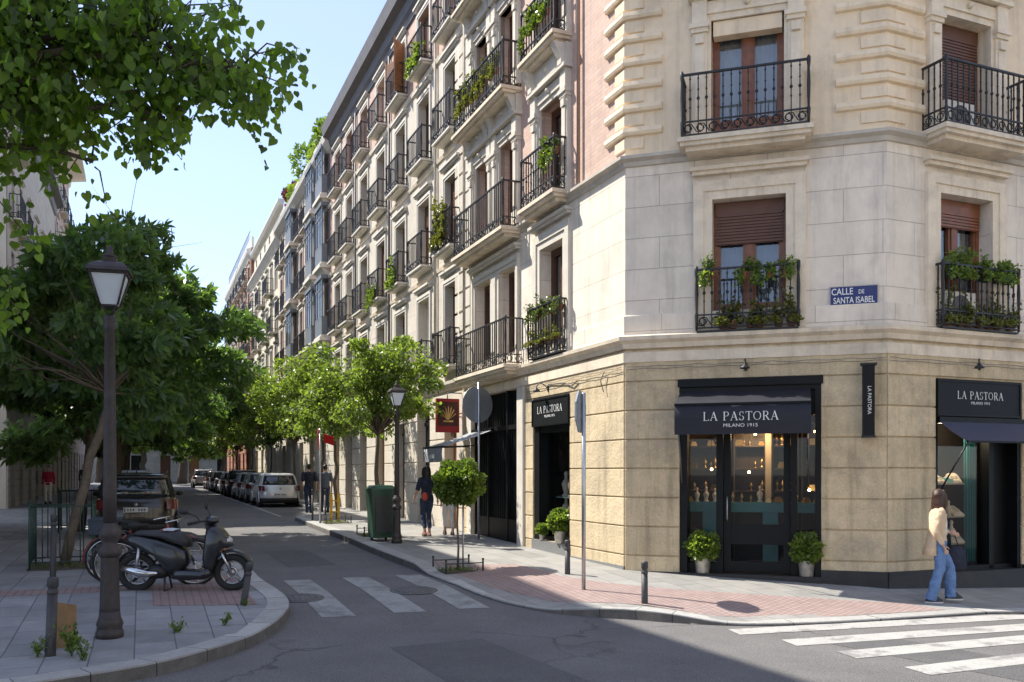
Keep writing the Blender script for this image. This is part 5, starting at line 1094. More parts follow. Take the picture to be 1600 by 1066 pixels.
a = awning(FS, -7.6, -6.1, 2.78, 2.38, 1.25, .34, 'pale grey awning stretched over the pavement by the black portal', m=mat('awning_grey', (.33, .34, .37), .7, .1, 8, .1, 30), armz=-.35)
mb = MB(); mb.box(-.16, .16, -1.262, -1.255, -.66, -.56); part('printed_patch', mb, M_letter, a)
# ---------------------------------------------------------------- vehicles
M_tyre = mat('tyre', (.018, .018, .018), .85, .2, 20); M_rim = mat('alloy', (.42, .42, .43), .35, .1, 10, metal=.8); M_cgl = mat('car_glass', (.02, .028, .032), .06, .1, 2, spec=.8, coat=.5)
M_tail = mat('tail_lens', (.11, .006, .006), .2, .1, coat=.6); M_cblk = mat('black_plastic', (.02, .02, .02), .6, .1); M_plate = mat('plate_white', (.6, .6, .58), .5, .05)
def plan(xr, xf, hw, z, dzf=0, n=36, e=5.0):
    out = []; cx, lx = (xr+xf)/2, (xf-xr)/2
    for i in range(n):
        t = 2*math.pi*i/n; c, s = math.cos(t), math.sin(t); X = cx+lx*math.copysign(abs(c)**(2/e), c); Y = hw*math.copysign(abs(s)**(2/e), s)
        q = max(0, (X-.4)/(xf-.4)) if xf > .5 else 0; Y *= 1-.08*q*q; out.append((X, Y, z+dzf*q))
    return out
def car(u, v, col, lab, name='parked_car', suv=False, L=4.1, grp='cars parked along the right kerb', rot=0, rough=.3):
    x, y = xy(u, v); t = thing(name, T(x, y, road(u, v), STREET_ANG+rot), lab, 'car', grp)
    k = L/4.1; H = 1.6 if suv else 1.48; hz = H/1.49; wv = .9 if suv else .865; pm = mat('paint_'+'%d_%d_%d' % tuple(int(c*999) for c in col), col, rough, .04, 2, coat=.8, metal=.2)
    def ring(z, a, b, hw, dz=0): return plan(a*k, b*k, hw*wv/.88, z*hz, dz)
    mb = MB(); mb.loft([ring(*r) for r in ((.3, -2.0, 2.0, .84), (.42, -2.04, 2.04, .87), (.5, -2.055, 2.05, .878), (.68, -2.03, 2.05, .88, -.02), (.82, -2.0, 2.0, .875, -.1), (.92, -1.96, 1.93, .86, -.2), (.965, -1.93, 1.4, .82, -.12), (.975, -1.88, 1.05, .78, -.04))]); body = part('body', mb, pm, t)
    mb = MB(); mb.loft([ring(*r) for r in ((.18, -1.9, 1.9, .8), (.22, -2.0, 2.0, .845), (.32, -2.045, 2.035, .862), (.4, -2.05, 2.03, .86))]); part('lower_bumper', mb, M_cblk, t)
    R4 = [(.95, -1.925, 1.12, .81, -.04), (1.15, -1.83, .72, .765), (1.33, -1.72, .42, .715), (1.4, -1.66, .28, .69)]
    mb = MB(); mb.loft([ring(*r) for r in R4]); part('windows', mb, M_cgl, t)
    mb = MB(); mb.loft([ring(*r) for r in ((1.37, -1.72, .34, .708), (1.42, -1.72, .26, .69), (1.46, -1.62, .1, .65), (1.485, -1.35, -.2, .52), (1.49, -.9, -.6, .3))])
    def lerp(x_, y_, q): return None
    # pillars follow the glass surface
    def pil(fr, w_, off=.006, lo=0):
        for sy in (-1, 1):
            pts = []
            for r in R4:
                z, a, b, hw = r[:4]; dz = r[4] if len(r) > 4 else 0; P = plan(a*k, b*k, (hw+off)*wv/.88, z*hz, dz, 72)
                xx = a*k+(b-a)*k*fr if fr not in (0, 1) else None
                best = min((p for p in P if p[1]*sy > 0), key=(lambda p: abs(p[0]-xx)) if xx is not None else (lambda p: abs(abs(p[1])-hw*wv/.88*.93)+(0 if (p[0] < (a+b)/2*k) == (fr == 0) else 9)))
                pts.append((best[0], best[1], best[2]))
            mb.tube(pts, w_, 6, False)
    pil(0, .05); pil(1, .035); pil(.52, .028); pil(.2, .035)
    if suv:
        for sy in (-1, 1): mb.tube([(-1.5*k, sy*.66, 1.46*hz), (-1.4*k, sy*.67, 1.52*hz), (0, sy*.67, 1.53*hz), (.15, sy*.66, 1.46*hz)], .018, 6)
    part('roof', mb, pm, t)
    for sx in (-1.28*k, 1.3*k):
        for sy in (-1, 1):
            r_ = .33 if suv else .305; mb = MB(); yo = wv+.004; mb.T = Matrix.Translation((sx, sy*(yo-.1), r_)) @ Matrix.Rotation(R(90), 4, 'X')
            mb.lathe([(r_-.1, -.1), (r_-.02, -.1), (r_, -.07), (r_, .07), (r_-.02, .1), (r_-.1, .1)], 24); wh = part('wheel', mb, M_tyre, t)
            mb = MB(); mb.T = Matrix.Translation((sx, sy*(yo-.1), r_)) @ Matrix.Rotation(R(90), 4, 'X'); mb.lathe([(.03, -.095), (r_-.1, -.085), (r_-.1, .085), (.03, .095)], 20, smooth=False)
            for q in range(5): mb.box(.03, r_-.1, -.03, .03, -.104, .104, Matrix.Rotation(R(72*q), 4, 'Z'))
            obj('rim', mb, M_rim, wh, W[t.name])
            mb = MB(); pts = [(sx+math.cos(th)*(r_+.035), sy*(yo-.012), r_+math.sin(th)*(r_+.035)) for th in [R(-15+210*i/16) for i in range(17)]]; mb.tube(pts, .028, 5, True); part('wheel_arch', mb, M_cblk if suv else pm, t)
    for sy in (-1, 1):
        def on(z, yy):      # point on the rear surface
            tab = ((.5, -2.055), (.68, -2.03), (.82, -2.0), (.92, -1.96), (.965, -1.93)); 
            zz = z/hz; xr = np.interp(zz, [a for a, b in tab], [b for a, b in tab])*k; return xr
        mb = MB(); V = []; zs = (.72*hz, .78*hz, .86*hz, .93*hz)
        for z in zs:
            hw = .878*wv/.88
            for q in ((.72 if suv else .76), .84, .93, 1.0):
                yy = hw*q; f = abs(yy/hw); xr = on(z, yy); X = xr+(1-(1-min(1, f)**5)**.2)*2.0*k*.22 if f < .999 else xr+.3*k
                V.append((min(X, xr+.28)-.012, sy*(yy+.008), z))
        mb.add(V, [(i*4+j, i*4+j+1, (i+1)*4+j+1, (i+1)*4+j) for i in range(3) for j in range(3)], True); part('tail_light', mb, M_tail, t)
        mb = MB(); mb.ball((.62*k, sy*(wv+.09), 1.0*hz), .09, 10, 6, (.7, 1.05, .7)); mb.tube([(.62*k, sy*(wv-.1), .97*hz), (.62*k, sy*(wv+.05), .98*hz)], .02, 5); part('mirror', mb, M_cblk if suv else pm, t)
    xr = -2.03*k
    mb = MB(); mb.box(xr-.045, xr-.02, -.26, .26, (.5 if not suv else .66)*hz, (.5 if not suv else .66)*hz+.11); pl = part('number_plate', mb, M_plate, t)
    mb = MB(); zz = (.5 if not suv else .66)*hz; [mb.box(xr-.047, xr-.0455, -.2+.058*q_, -.165+.058*q_, zz+.025, zz+.085) for q_ in range(7) if q_ != 3]; mb.box(xr-.047, xr-.0455, .215, .25, zz+.01, zz+.1); obj('plate_marks', mb, mat('plate_ink', (.12, .12, .13), .6, .6, 90), pl, W[t.name])
    mb = MB(); mb.lathe([(.045, 0), (.05, .01), (.0, .014)], 14); me = mb.mesh('badge', M_rim); me.transform(Matrix.Translation((-2.005*k-.01, 0, .82*hz)) @ Matrix.Rotation(R(-90), 4, 'Y')); link('badge', me, t, W[t.name])
    mb = MB(); mb.tube([(-1.96*k-.02, .05, .97*hz), (-1.9*k-.02, -.3, 1.05*hz)], .009, 4); part('wiper', mb, M_cblk, t)
    # rear window seal so the tailgate reads
    mb = MB(); mb.tube([(-2.0*k-.012, -.5, .6*hz), (-2.0*k-.03, 0, .6*hz), (-2.0*k-.012, .5, .6*hz)], .006, 4); part('tailgate_seam', mb, M_cblk, t)
    mb = MB(); mb.box(-1.55*k, -1.5*k, -.012, .012, 1.47*hz, 1.62*hz); part('aerial', mb, M_cblk, t)
    return t
car(28.4, -2.0, (.72, .72, .71), 'white hatchback, nearest of the parked row on the right')
car(33.2, -2.05, (.28, .30, .32), 'grey hatchback, second in the parked row behind the white one')
car(38, -2.0, (.42, .46, .50), 'pale silver hatchback, third in the parked row'); car(42.8, -2.0, (.03, .03, .035), 'black hatchback, fourth in the parked row', suv=True)
car(47.7, -2.05, (.5, .5, .49), 'light grey hatchback, fifth in the parked row'); car(52.6, -2.0, (.1, .1, .11), 'dark grey hatchback, sixth in the parked row'); car(57.5, -2.0, (.6, .6, .6), 'white far hatchback, seventh in the parked row'); car(63, -2.0, (.12, .1, .1), 'dark far hatchback, eighth in the parked row')
car(70, -2.6, (.5, .45, .45), 'pinkish silver car at the far end of the parked row', suv=True)
car(11.1, -7.62, (.022, .018, .015), 'dark brown estate car with roof rails parked behind the scooter', 'estate_car', True, 4.5, 'cars parked along the left kerb', rot=R(-1))
car(22.0, -8.0, (.02, .02, .02), 'black car parked beyond the brown estate car', 'parked_car', False, 4.1, 'cars parked along the left kerb')
car(34, -7.9, (.5, .56, .66), 'pale blue silver car beyond the tree trunks on the left', 'parked_car', True, 4.2, 'cars parked along the left kerb'); car(40, -7.7, (.4, .4, .42), 'grey car furthest along the left kerb', 'parked_car', False, 4.1, 'cars parked along the left kerb')
x, y = xy(92, -9); car(92, -9, (.05, .055, .06), 'dark car crossing at the far end of the street', 'passing_car', False, 4.1, None, R(90))
# scooter (x forward, origin below the rear axle)
M_sc = mat('scooter_black', (.016, .017, .02), .32, .15, 6, coat=.5); M_seat = mat('scooter_seat', (.03, .03, .033), .6, .15, 12, .2, 60); M_chr = mat('chrome', (.6, .6, .6), .2, .05, metal=1.0)
sct = thing('scooter', T(-5.2, 12.45, .145, R(2.5)), 'black scooter parked on the left pavement nose beside the street lamp', 'scooter')
def rnd_slab(mb, poly, w_, e=.035, wt=None):
    """side-view polygon given thickness 2*w_ with bevelled flanks"""
    cx = sum(p[0] for p in poly)/len(poly); cz = sum(p[1] for p in poly)/len(poly); n = len(poly)
    def r(q, yy): return [((p[0]-cx)*q+cx, yy, (p[1]-cz)*q+cz) for p in poly]
    s = 1-e/.25; mb.loft([r(s*.8, -w_), r(s, -w_*.85), r(1, -w_*.45), r(1, w_*.45), r(s, w_*.85), r(s*.8, w_)])
def sw(x, r_, nm):
    mb = MB(); mb.torus((x, 0, r_), r_-.05, .052, 'y', 32, 10); wh = part('wheel', mb, M_tyre, sct)
    mb = MB(); mb.torus((x, 0, r_), r_-.1, .014, 'y', 28, 6); mb.tube([(x, -.05, r_), (x, .05, r_)], .04, 12)
    for q in range(5):
        a = R(72*q+20); mb.tube([(x+math.cos(a)*.03, -.01, r_+math.sin(a)*.03), (x+math.cos(a)*(r_-.1), -.01, r_+math.sin(a)*(r_-.1))], [.018, .012], 6)
    obj('rim', mb, M_rim, wh, W[sct.name]); mb = MB(); mb.torus((x, -.035, r_), .07, .012, 'y', 20, 4); obj('brake_disc', mb, M_chr, wh, W[sct.name])
sw(0, .27, 'r'); sw(1.30, .26, 'f')
mb = MB(); rnd_slab(mb, [(-.17, .72), (-.12, .79), (.02, .80), (.3, .74), (.58, .64), (.70, .56), (.72, .40), (.62, .27), (.46, .22), (.38, .34), (.24, .50), (.0, .62)], .15); part('body_panel', mb, M_sc, sct)
mb = MB(); rnd_slab(mb, [(-.08, .79), (.02, .845), (.26, .85), (.4, .825), (.52, .845), (.64, .82), (.73, .72), (.735, .62), (.66, .62), (.5, .70), (.25, .76), (.0, .79)], .13); part('seat', mb, M_seat, sct)
mb = MB(); mb.tube([(-.12, -.1, .8), (-.2, -.08, .83), (-.22, 0, .835), (-.2, .08, .83), (-.12, .1, .8)], .012, 6); part('grab_rail', mb, M_sc, sct)
mb = MB(); mb.ball((-.17, 0, .745), .05, 10, 6, (.7, 1.6, .8)); part('tail_light', mb, M_tail, sct)
mb = MB(); rnd_slab(mb, [(.48, .2), (.5, .3), (.62, .31), (.95, .29), (1.04, .34), (1.04, .22), (.95, .17), (.6, .15)], .16); part('footboard', mb, M_sc, sct)
mb = MB(); rnd_slab(mb, [(.93, .28), (.9, .45), (.93, .68), (.95, .84), (1.0, .93), (1.1, .92), (1.19, .84), (1.27, .74), (1.31, .63), (1.2, .58), (1.12, .5), (1.08, .36), (1.04, .24)], .15); part('front_fairing', mb, M_sc, sct)
mb = MB(); mb.ball((1.235, -.0, .70), .085, 12, 8, (.75, 1.5, .75)); part('headlight', mb, mat('lens_clear', (.5, .5, .5), .15, .1, coat=.8), sct)
mb = MB(); mb.ball((1.2, -.105, .6), .035, 8, 6, (1.4, .8, .7)); part('indicator', mb, mat('amber_lens', (.5, .16, .02), .3, coat=.5), sct)
mb = MB(); pts = [(1.3+math.cos(R(a))*.29, 0, .27+math.sin(R(a))*.29) for a in range(20, 151, 10)]; mb.tube(pts, [.05]+[.065]*(len(pts)-2)+[.05], 8, sq=(1.2, .35)); part('front_fender', mb, M_sc, sct)
mb = MB(); pts = [(math.cos(R(a))*.3, 0, .27+math.sin(R(a))*.3) for a in range(60, 176, 12)]; mb.tube(pts, .06, 8, sq=(1.1, .3)); part('rear_fender', mb, M_cblk, sct)
for s in (-1, 1): mb = MB(); mb.tube([(1.13, s*.075, .62), (1.3, s*.08, .26)], .02, 8); part('fork_leg', mb, M_chr, sct)
mb = MB(); mb.tube([(.98, 0, .8), (.96, 0, .95)], .04, 8); mb.tube([(.86, -.33, .96), (.95, -.2, .985), (.99, 0, .98), (.95, .2, .985), (.86, .33, .96)], .015, 8); part('handlebar', mb, M_cblk, sct)
mb = MB(); mb.ball((1.02, 0, .985), .1, 12, 8, (1.0, 1.2, .62)); part('instrument_cowl', mb, M_sc, sct)
for s in (-1, 1): mb = MB(); mb.tube([(.8, s*.36, .95), (.9, s*.26, .975)], .021, 8); part('grip', mb, M_tyre, sct)
for s, p in ((-1, (.74, -.36, 1.12)), (1, (.82, .40, 1.17))):
    mb = MB(); mb.tube([(.93, s*.24, .98), (.9, s*.3, 1.05), p], .008, 6); mb.ball(p, .065, 10, 6, (1.05 if s < 0 else .35, .5, .6 if s < 0 else .8)); part('mirror', mb, M_cblk, sct)
mb = MB(); mb.tube([(.32, -.15, .27), (.2, -.17, .26), (.08, -.18, .28), (-.14, -.18, .35)], [.03, .045, .06, .05], 12); part('exhaust', mb, M_chr, sct)
mb = MB(); mb.ball((.3, -.02, .28), .13, 12, 8, (1.3, .9, .8)); mb.tube([(.0, .1, .27), (.35, .1, .28)], .07, 10); part('engine', mb, M_cblk, sct)
mb = MB(); mb.tube([(.02, -.12, .3), (.06, -.12, .62)], .022, 8); part('shock_absorber', mb, M_gal, sct)
mb = MB(); mb.tube([(.4, -.1, .2), (.42, -.16, .0)], .015, 6); mb.tube([(.4, .1, .2), (.42, .16, .0)], .015, 6); mb.tube([(.42, -.16, .02), (.42, .16, .02)], .012, 6); part('stand', mb, M_cblk, sct)
mb = MB(); mb.prism([(.36, .848), (.5, .842), (.54, .86), (.42, .875), (.36, .87)], -.1, .08, 'y'); tag(obj('paper_bag', mb, mat('pale_bag', (.55, .58, .62), .7), None, W[sct.name] @ T(.02, 0, .002)), 'small pale folded bag lying on the scooter seat', 'bag')
# bicycles
def bicycle(Wd, col, lab, lean=R(5)):
    t = thing('bicycle', Wd @ Matrix.Rotation(lean, 4, 'X'), lab, 'bicycle', 'bicycles behind the scooter'); m = mat('bike_%d' % int(col[0]*99), col, .4, .1, coat=.4)
    for x in (0, 1.04):
        mb = MB(); mb.torus((x, 0, .34), .325, .018, 'y', 40, 8); wh = part('wheel', mb, M_tyre, t)
        mb = MB(); mb.torus((x, 0, .34), .3, .012, 'y', 36, 5); mb.tube([(x, -.04, .34), (x, .04, .34)], .022, 8)
        for q in range(18): a = R(20*q); mb.tube([(x, .02*(-1)**q, .34), (x+math.cos(a)*.3, 0, .34+math.sin(a)*.3)], .0025, 3, False)
        obj('rim', mb, M_chr, wh, W[t.name])
        mb = MB(); mb.torus((x, 0, .34), .36, .012, 'y', 20, 5, R(20) if x == 0 else R(40), R(190) if x == 0 else R(150)); part('mudguard', mb, m, t)
    mb = MB(); 
    for a, b, r_ in (((.42, .3), (.3, .78), .016), ((.42, .3), (.86, .7), .018), ((.33, .66), (.85, .8), .016), ((0, .34), (.42, .3), .011), ((0, .34), (.31, .7), .01), ((.86, .66), (.83, .86), .018)): mb.tube([(a[0], 0, a[1]), (b[0], 0, b[1])], r_, 8)
    for s in (-.05, .05): mb.tube([(.86, s*.6, .68), (.95, s, .5), (1.04, s, .34)], .011, 6)
    part('frame', mb, m, t)
    mb = MB(); mb.tube([(.3, 0, .75), (.28, 0, .86)], .012, 6); mb.loft([[(.28+a, -b, .87), (.28+a, b, .87), (.28+a, b*.8, .92), (.28+a, -b*.8, .92)] for a, b in ((-.13, .08), (-.05, .085), (.05, .035), (.14, .02))]); part('saddle', mb, M_tyre, t)
    mb = MB(); mb.tube([(.83, 0, .84), (.82, 0, .96), (.86, 0, .98)], .013, 6); mb.tube([(.68, -.28, .97), (.8, -.22, .99), (.87, 0, .98), (.8, .22, .99), (.68, .28, .97)], .011, 6); part('handlebar', mb, M_chr, t)
    mb = MB(); mb.torus((.42, -.05, .3), .09, .006, 'y', 20, 4); mb.tube([(.42, -.07, .3), (.5, -.07, .16)], .009, 5); mb.tube([(.42, .07, .3), (.34, .07, .44)], .009, 5); mb.box(.45, .55, -.16, -.08, .145, .165); part('crank', mb, M_chr, t)
    mb = MB(); mb.box(-.25, .2, -.07, .07, .72, .735); mb.tube([(-.1, -.06, .72), (0, -.05, .34)], .006, 4); mb.tube([(-.1, .06, .72), (0, .05, .34)], .006, 4); part('rack', mb, M_cblk, t)
    return t
bicycle(T(-5.62, 12.78, .15, R(14)), (.02, .02, .025), 'black bicycle parked just behind the scooter'); b1 = bicycle(T(-6.0, 13.35, .16, R(12)), (.28, .02, .02), 'red framed bicycle parked behind the black one')
mb = MB(); mb.box(-.22, .18, -.15, .15, 0, .2); mb.box(-.23, .19, -.16, .16, .2, .22); tag(obj('bike_box', mb, mat('basket_navy', (.03, .045, .06), .6), None, W[b1.name] @ T(-.02, 0, .74)), 'dark blue carrier box on the rack of the red bicycle', 'box')
# weeds by the kerb
def weed(x, y, z, h, n, lab, seed, m=LEAF_M):
    t = thing('weed', T(x, y, z), lab, 'weed'); rs = np.random.RandomState(seed); mb = MB(); P = []; N = []
    for k in range(7):
        a = rs.uniform(0, 6.28); q = rs.uniform(.2, .6)*h; hh = h*rs.uniform(.5, 1); e = (math.cos(a)*q, math.sin(a)*q, hh); mb.tube([(0, 0, 0), (e[0]*.4, e[1]*.4, hh*.6), e], .003, 4)
        s = rs.uniform(.15, 1, n); P.append(np.stack([e[0]*s**1.3, e[1]*s**1.3, hh*s**.8], 1)+rs.normal(size=(n, 3))*.012); N.append(rs.normal(size=(n, 3))+np.array([0, 0, .4]))
    part('stems', mb, LEAF_D, t); part('leaves', leafmesh('leaves', [leaves(np.concatenate(P), np.concatenate(N), rs.uniform(.02, .05, n*7)*(h/.3)**.5, 'oval', .1, rs)], m), None, t)
weed(-4.3, 8.75, .0, .36, 26, 'tall weed growing round the foot of the lower left bollard', 1, LEAF_L); weed(-4.62, 8.72, .0, .22, 16, 'low weed left of the lower left bollard', 2); weed(-4.1, 8.55, .0, .2, 16, 'low sprawling weed right of the lower left bollard', 5, LEAF_L)
weed(-3.72, 9.95, .0, .2, 14, 'small weed between lamp base and kerb', 3); weed(-3.32, 10.35, .02, .17, 14, 'small weed by the kerb joint near the leaning bollard', 4)
weed(-3.42, 11.45, .08, .1, 10, 'tuft of weed at the foot of the leaning bollard', 6, LEAF_L)
# ---------------------------------------------------------------- near tree whose boughs hang into the top left
t = thing('overhanging_tree', T(-6.6, 5.4, 0), 'tree at the left whose leafy boughs hang over the top left corner', 'tree'); rs = np.random.RandomState(77)
blobs = [((-4.4, 6.3, 5.2), (1.5, 1.2, 1.0), 5200), ((-3.3, 6.2, 4.85), (.95, .8, .75), 3400), ((-2.5, 6.3, 4.85), (.65, .6, .6), 1500), ((-1.95, 6.3, 4.65), (.42, .45, .52), 620), ((-2.4, 6.2, 4.25), (.5, .4, .22), 260), ((-3.4, 6.0, 4.3), (.7, .6, .5), 1200), ((-4.0, 6.0, 4.3), (.5, .6, .6), 900), ((-2.9, 6.2, 3.95), (.3, .3, .2), 40),
         ((-3.55, 5.9, 3.55), (.4, .5, .4), 190), ((-3.4, 5.7, 3.0), (.33, .4, .3), 120), ((-3.45, 5.6, 2.55), (.25, .3, .25), 60), ((-5.5, 5.8, 4.2), (.9, .9, .9), 700), ((-3.4, 5.4, 6.2), (1.8, 1.2, .7), 1200)]
mb = MB(); limb(mb, (0, 0, -.1), (.3, .1, 3.4), .17, .12, rs, wob=.05, sides=12); part('trunk', mb, BARK, t)
mb = MB(); P = []; N = []; S = []
for c, r_, n in blobs:
    c0 = np.array(c)-np.array([-6.6, 5.4, 0]); sub = max(3, n//28)
    base = np.array([.3, .1, 3.4]); mid = base*.4+c0*.6+np.array([0, 0, .25]); limb(mb, tuple(base), tuple(mid), .06, .035, rs, sides=6); limb(mb, tuple(mid), tuple(c0), .035, .014, rs, sides=5)
    for k in range(sub):
        d = rs.normal(size=3); d /= np.linalg.norm(d); e = c0+d*np.array(r_)*rs.uniform(.5, 1.0); tw = e+np.array([rs.normal()*.08, rs.normal()*.08, -.1])
        mb.tube([tuple(c0+(e-c0)*.2), tuple((c0+e)/2+rs.normal(size=3)*.04+np.array([0, 0, .06])), tuple(e), tuple(tw)], [.008, .006, .004, .003], 4)
        m = max(2, n//sub); q = rs.uniform(.3, 1.15, (m, 1)); pp = (c0+e)/2*(1-q)+tw*q+rs.normal(size=(m, 3))*.075
        P.append(pp); N.append(rs.normal(size=(m, 3))*.4+np.array([0, 0, -.9])); S.append(rs.uniform(.035, .085, m))
part('boughs', mb, BARKD, t)
part('crown', leafmesh('crown', [leaves(np.concatenate(P), np.concatenate(N), np.concatenate(S), 'heart', .18, rs)], leafmat('leaf_broad', (.11, .19, .05), .62, .4)), None, t)
# ---------------------------------------------------------------- people
M_skin = mat('skin', (.50, .30, .215), .5, .06, 8); M_hairb = mat('hair_brown', (.055, .024, .014), .45, .3, 30, .3, 90); M_hairk = mat('hair_black', (.015, .012, .011), .5, .3, 30, .3, 90)
M_jean = mat('jeans_blue', (.12, .21, .40), .85, .18, 7, 1.0, 11); M_navy = mat('navy_cloth', (.018, .022, .04), .85, .2, 10, 1.0, 11); M_jeand = mat('jeans_dark', (.03, .045, .085), .85, .2, 8, 1.0, 11)
M_cardi = mat('beige_knit', (.60, .45, .30), .9, .1, 10, 1.0, 11); M_whites = mat('white_cloth', (.7, .68, .64), .85, .08, 8, 1.0, 11); M_shoe = mat('shoe_dark', (.03, .03, .035), .6); M_sole = mat('shoe_sole', (.6, .59, .56), .7)
M_redc = mat('red_cloth', (.42, .02, .06), .85, .15, 8); M_greyc2 = mat('blue_grey_shirt', (.09, .11, .15), .85, .15, 8)
_tx = bpy.data.textures.new('folds', 'CLOUDS'); _tx.noise_scale = .09; _tx.noise_depth = 2
def fuse(name, mb, m, parent, voxel=.012, it=3, pin=None):
    me = mb.mesh(name, m); o = bpy.data.objects.new('tmp', me); COL.objects.link(o)
    r = o.modifiers.new('r', 'REMESH'); r.mode = 'VOXEL'; r.voxel_size = voxel; r.use_smooth_shade = True
    s = o.modifiers.new('s', 'SMOOTH'); s.iterations = it; s.factor = .5
    if name in ('top', 'trousers', 'hair'):
        d = o.modifiers.new('d', 'DISPLACE'); d.texture = _tx; d.strength = .035 if name != 'hair' else .02; d.mid_level = .5; d.texture_coords = 'LOCAL'
    bpy.context.view_layer.update(); dg = bpy.context.evaluated_depsgraph_get()
    n = bpy.data.meshes.new_from_object(o.evaluated_get(dg)); bpy.data.objects.remove(o); bpy.data.meshes.remove(me)
    n.name = name; n.materials.clear(); n.materials.append(m)
    for p in n.polygons: p.use_smooth = True
    return link(name, n, parent, W[parent.name])
def ell(c, a, b, n=16, rz=0, tilt=(0, 0)):
    """horizontal ellipse ring: half-width a (x), half-depth b (y)"""
    out = []
    for i in range(n):
        th = 2*math.pi*i/n; x, y = a*math.cos(th), b*math.sin(th); out.append((c[0]+x*math.cos(rz)-y*math.sin(rz), c[1]+x*math.sin(rz)+y*math.cos(rz), c[2]+tilt[0]*x+tilt[1]*y))
    return out
def person(Wd, H, lab, grp=None, legs=((.14, .0), (-.12, .0)), arms=None, top=None, legm=None, hair=None, long_hair=False, female=False, turn=0, flare=0, short=False, voxel=.014, group=None, shoe=None, sleeves='long', jacket=False):
    """figure faces +y; legs = ((forward, lift) right, left); arms = (elbow, hand) offsets from each shoulder"""
    t = thing('person', Wd @ Matrix.Scale(H/1.75, 4), lab, 'person', grp); sh = .165 if female else .195; hp = .085
    hips = [Vector((s*hp, 0, .93)) for s in (1, -1)]; LEG = []
    for i, (f, lift) in enumerate(legs):
        s = 1 if i == 0 else -1; ank = Vector((s*.085, f, .09+lift)); d = (ank-hips[i]); mid = (hips[i]+ank)/2
        L = .43; hh = max(0, L*L-(d.length/2)**2)**.5; kn = mid+Vector((0, 1, 0))*max(.015, hh)+Vector((s*.005, 0, .03)); LEG.append((hips[i], kn, ank))
    SH = [Vector((s*sh, -.01, 1.42)) for s in (1, -1)]; ARM = []
    arms = arms or (((.05, -.05, -.29), (.05, .02, -.54)), ((-.05, -.04, -.29), (-.05, .05, -.54)))
    for i in (0, 1): ARM.append((SH[i], SH[i]+Vector(arms[i][0]), SH[i]+Vector(arms[i][1])))
    # body
    mb = MB()
    tor = [(.13, .085, .9), (.165 if female else .155, .11, .97), (.125 if female else .14, .09, 1.12), (.135 if female else .16, .1, 1.26), (.15 if female else .175, .1, 1.37), (.12, .075, 1.44), (.055, .055, 1.48)]
    mb.loft([ell((0, 0, z), a, b) for a, b, z in tor])
    hz = Matrix.Translation((0, .015, 1.63)) @ Matrix.Rotation(turn, 4, 'Z') @ Matrix.Translation((0, 0, -1.63))
    mb.tube([(0, 0, 1.45), (0, .01, 1.52), (0, .02, 1.58)], [.058, .05, .052], 12)
    mb.T = hz
    mb.ball((0, .005, 1.655), .085, 16, 12, (.88, 1.08, 1.15)); mb.ball((0, .025, 1.6), .062, 12, 9, (.9, 1, 1.05)); mb.ball((0, .055, 1.565), .028, 8, 6)
    mb.tube([(0, .088, 1.66), (0, .112, 1.622), (0, .095, 1.612)], [.008, .015, .01], 7)
    for s in (1, -1): mb.ball((s*.077, -.005, 1.635), .024, 8, 6, (.35, .7, 1.1))
    mb.ball((0, .09, 1.587), .018, 8, 5, (1.2, .5, .45)); mb.T = I4
    for (a, b, c) in LEG: mb.tube([tuple(a), tuple(a*.5+b*.5), tuple(b), tuple(b*.65+c*.35), tuple(c)], [.085, .07, .052, .052, .036], 12); mb.ball(tuple(b), .053, 10, 7)
    for i, (a, b, c) in enumerate(ARM):
        mb.tube([tuple(a), tuple(b), tuple(b*.6+c*.4), tuple(c)], [.045, .036, .036, .024], 10); mb.ball(tuple(b), .037, 8, 6); mb.ball(tuple(a), .05, 10, 7)
        d = (c-b).normalized(); s = 1 if i == 0 else -1; side = Vector((0, 1, 0)); side = (side-d*side.dot(d)).normalized(); pn = d.cross(side)
        mb.tube([tuple(c), tuple(c+d*.045), tuple(c+d*.085)], [.022, .034, .03], 10, sq=(1, .5) if abs(side.y) > .3 else (1, 1))
        for k, (of, ln) in enumerate(((-.026, .06), (-.009, .075), (.009, .07), (.026, .055))):
            p0 = c+d*.08+side*of; p1 = p0+d*ln*.5; p2 = p1+(d*.8+pn*(-s)*.45)*ln*.5; mb.tube([tuple(p0), tuple(p1), tuple(p2)], [.0095, .009, .007], 6)
        p0 = c+d*.025+side*.03; mb.tube([tuple(p0), tuple(p0+side*.02+d*.03), tuple(p0+side*.022+d*.06)], [.012, .0105, .008], 6)
    for i, (a, b, c) in enumerate(LEG):
        mb.tube([tuple(c+Vector((0, -.02, -.02))), tuple(c+Vector((0, .08, -.055))), tuple(c+Vector((0, .13, -.06)))], [.035, .035, .028], 10)
    fuse('body', mb, M_skin, t, .0085, 2)
    mb = MB(); mb.T = hz
    for s in (1, -1): mb.ball((s*.032, .083, 1.647), .011, 8, 6, (1.3, .6, .7))
    part('eyes', mb, M_hairk, t)
    # trousers
    mb = MB(); mb.loft([ell((0, 0, z), a, b) for a, b, z in ((.12, .09, .86), (.17, .118, .93), (.172, .12, .98), (.145, .105, 1.04))])
    for (a, b, c) in LEG:
        e = c+Vector((0, -.005, -.045 if not short else .12)); w0 = .05+flare
        mb.tube([tuple(a+Vector((0, 0, .03))), tuple(a*.6+b*.4), tuple(b), tuple(b*.5+c*.5), tuple(e)], [.1, .09, .068+flare*.3, .06+flare*.7, w0], 14); mb.ball(tuple(b), .068+flare*.3, 10, 7)
    fuse('trousers', mb, legm or M_jeand, t, voxel, 3)
    # top
    mb = MB(); lo = .9 if not jacket else .86
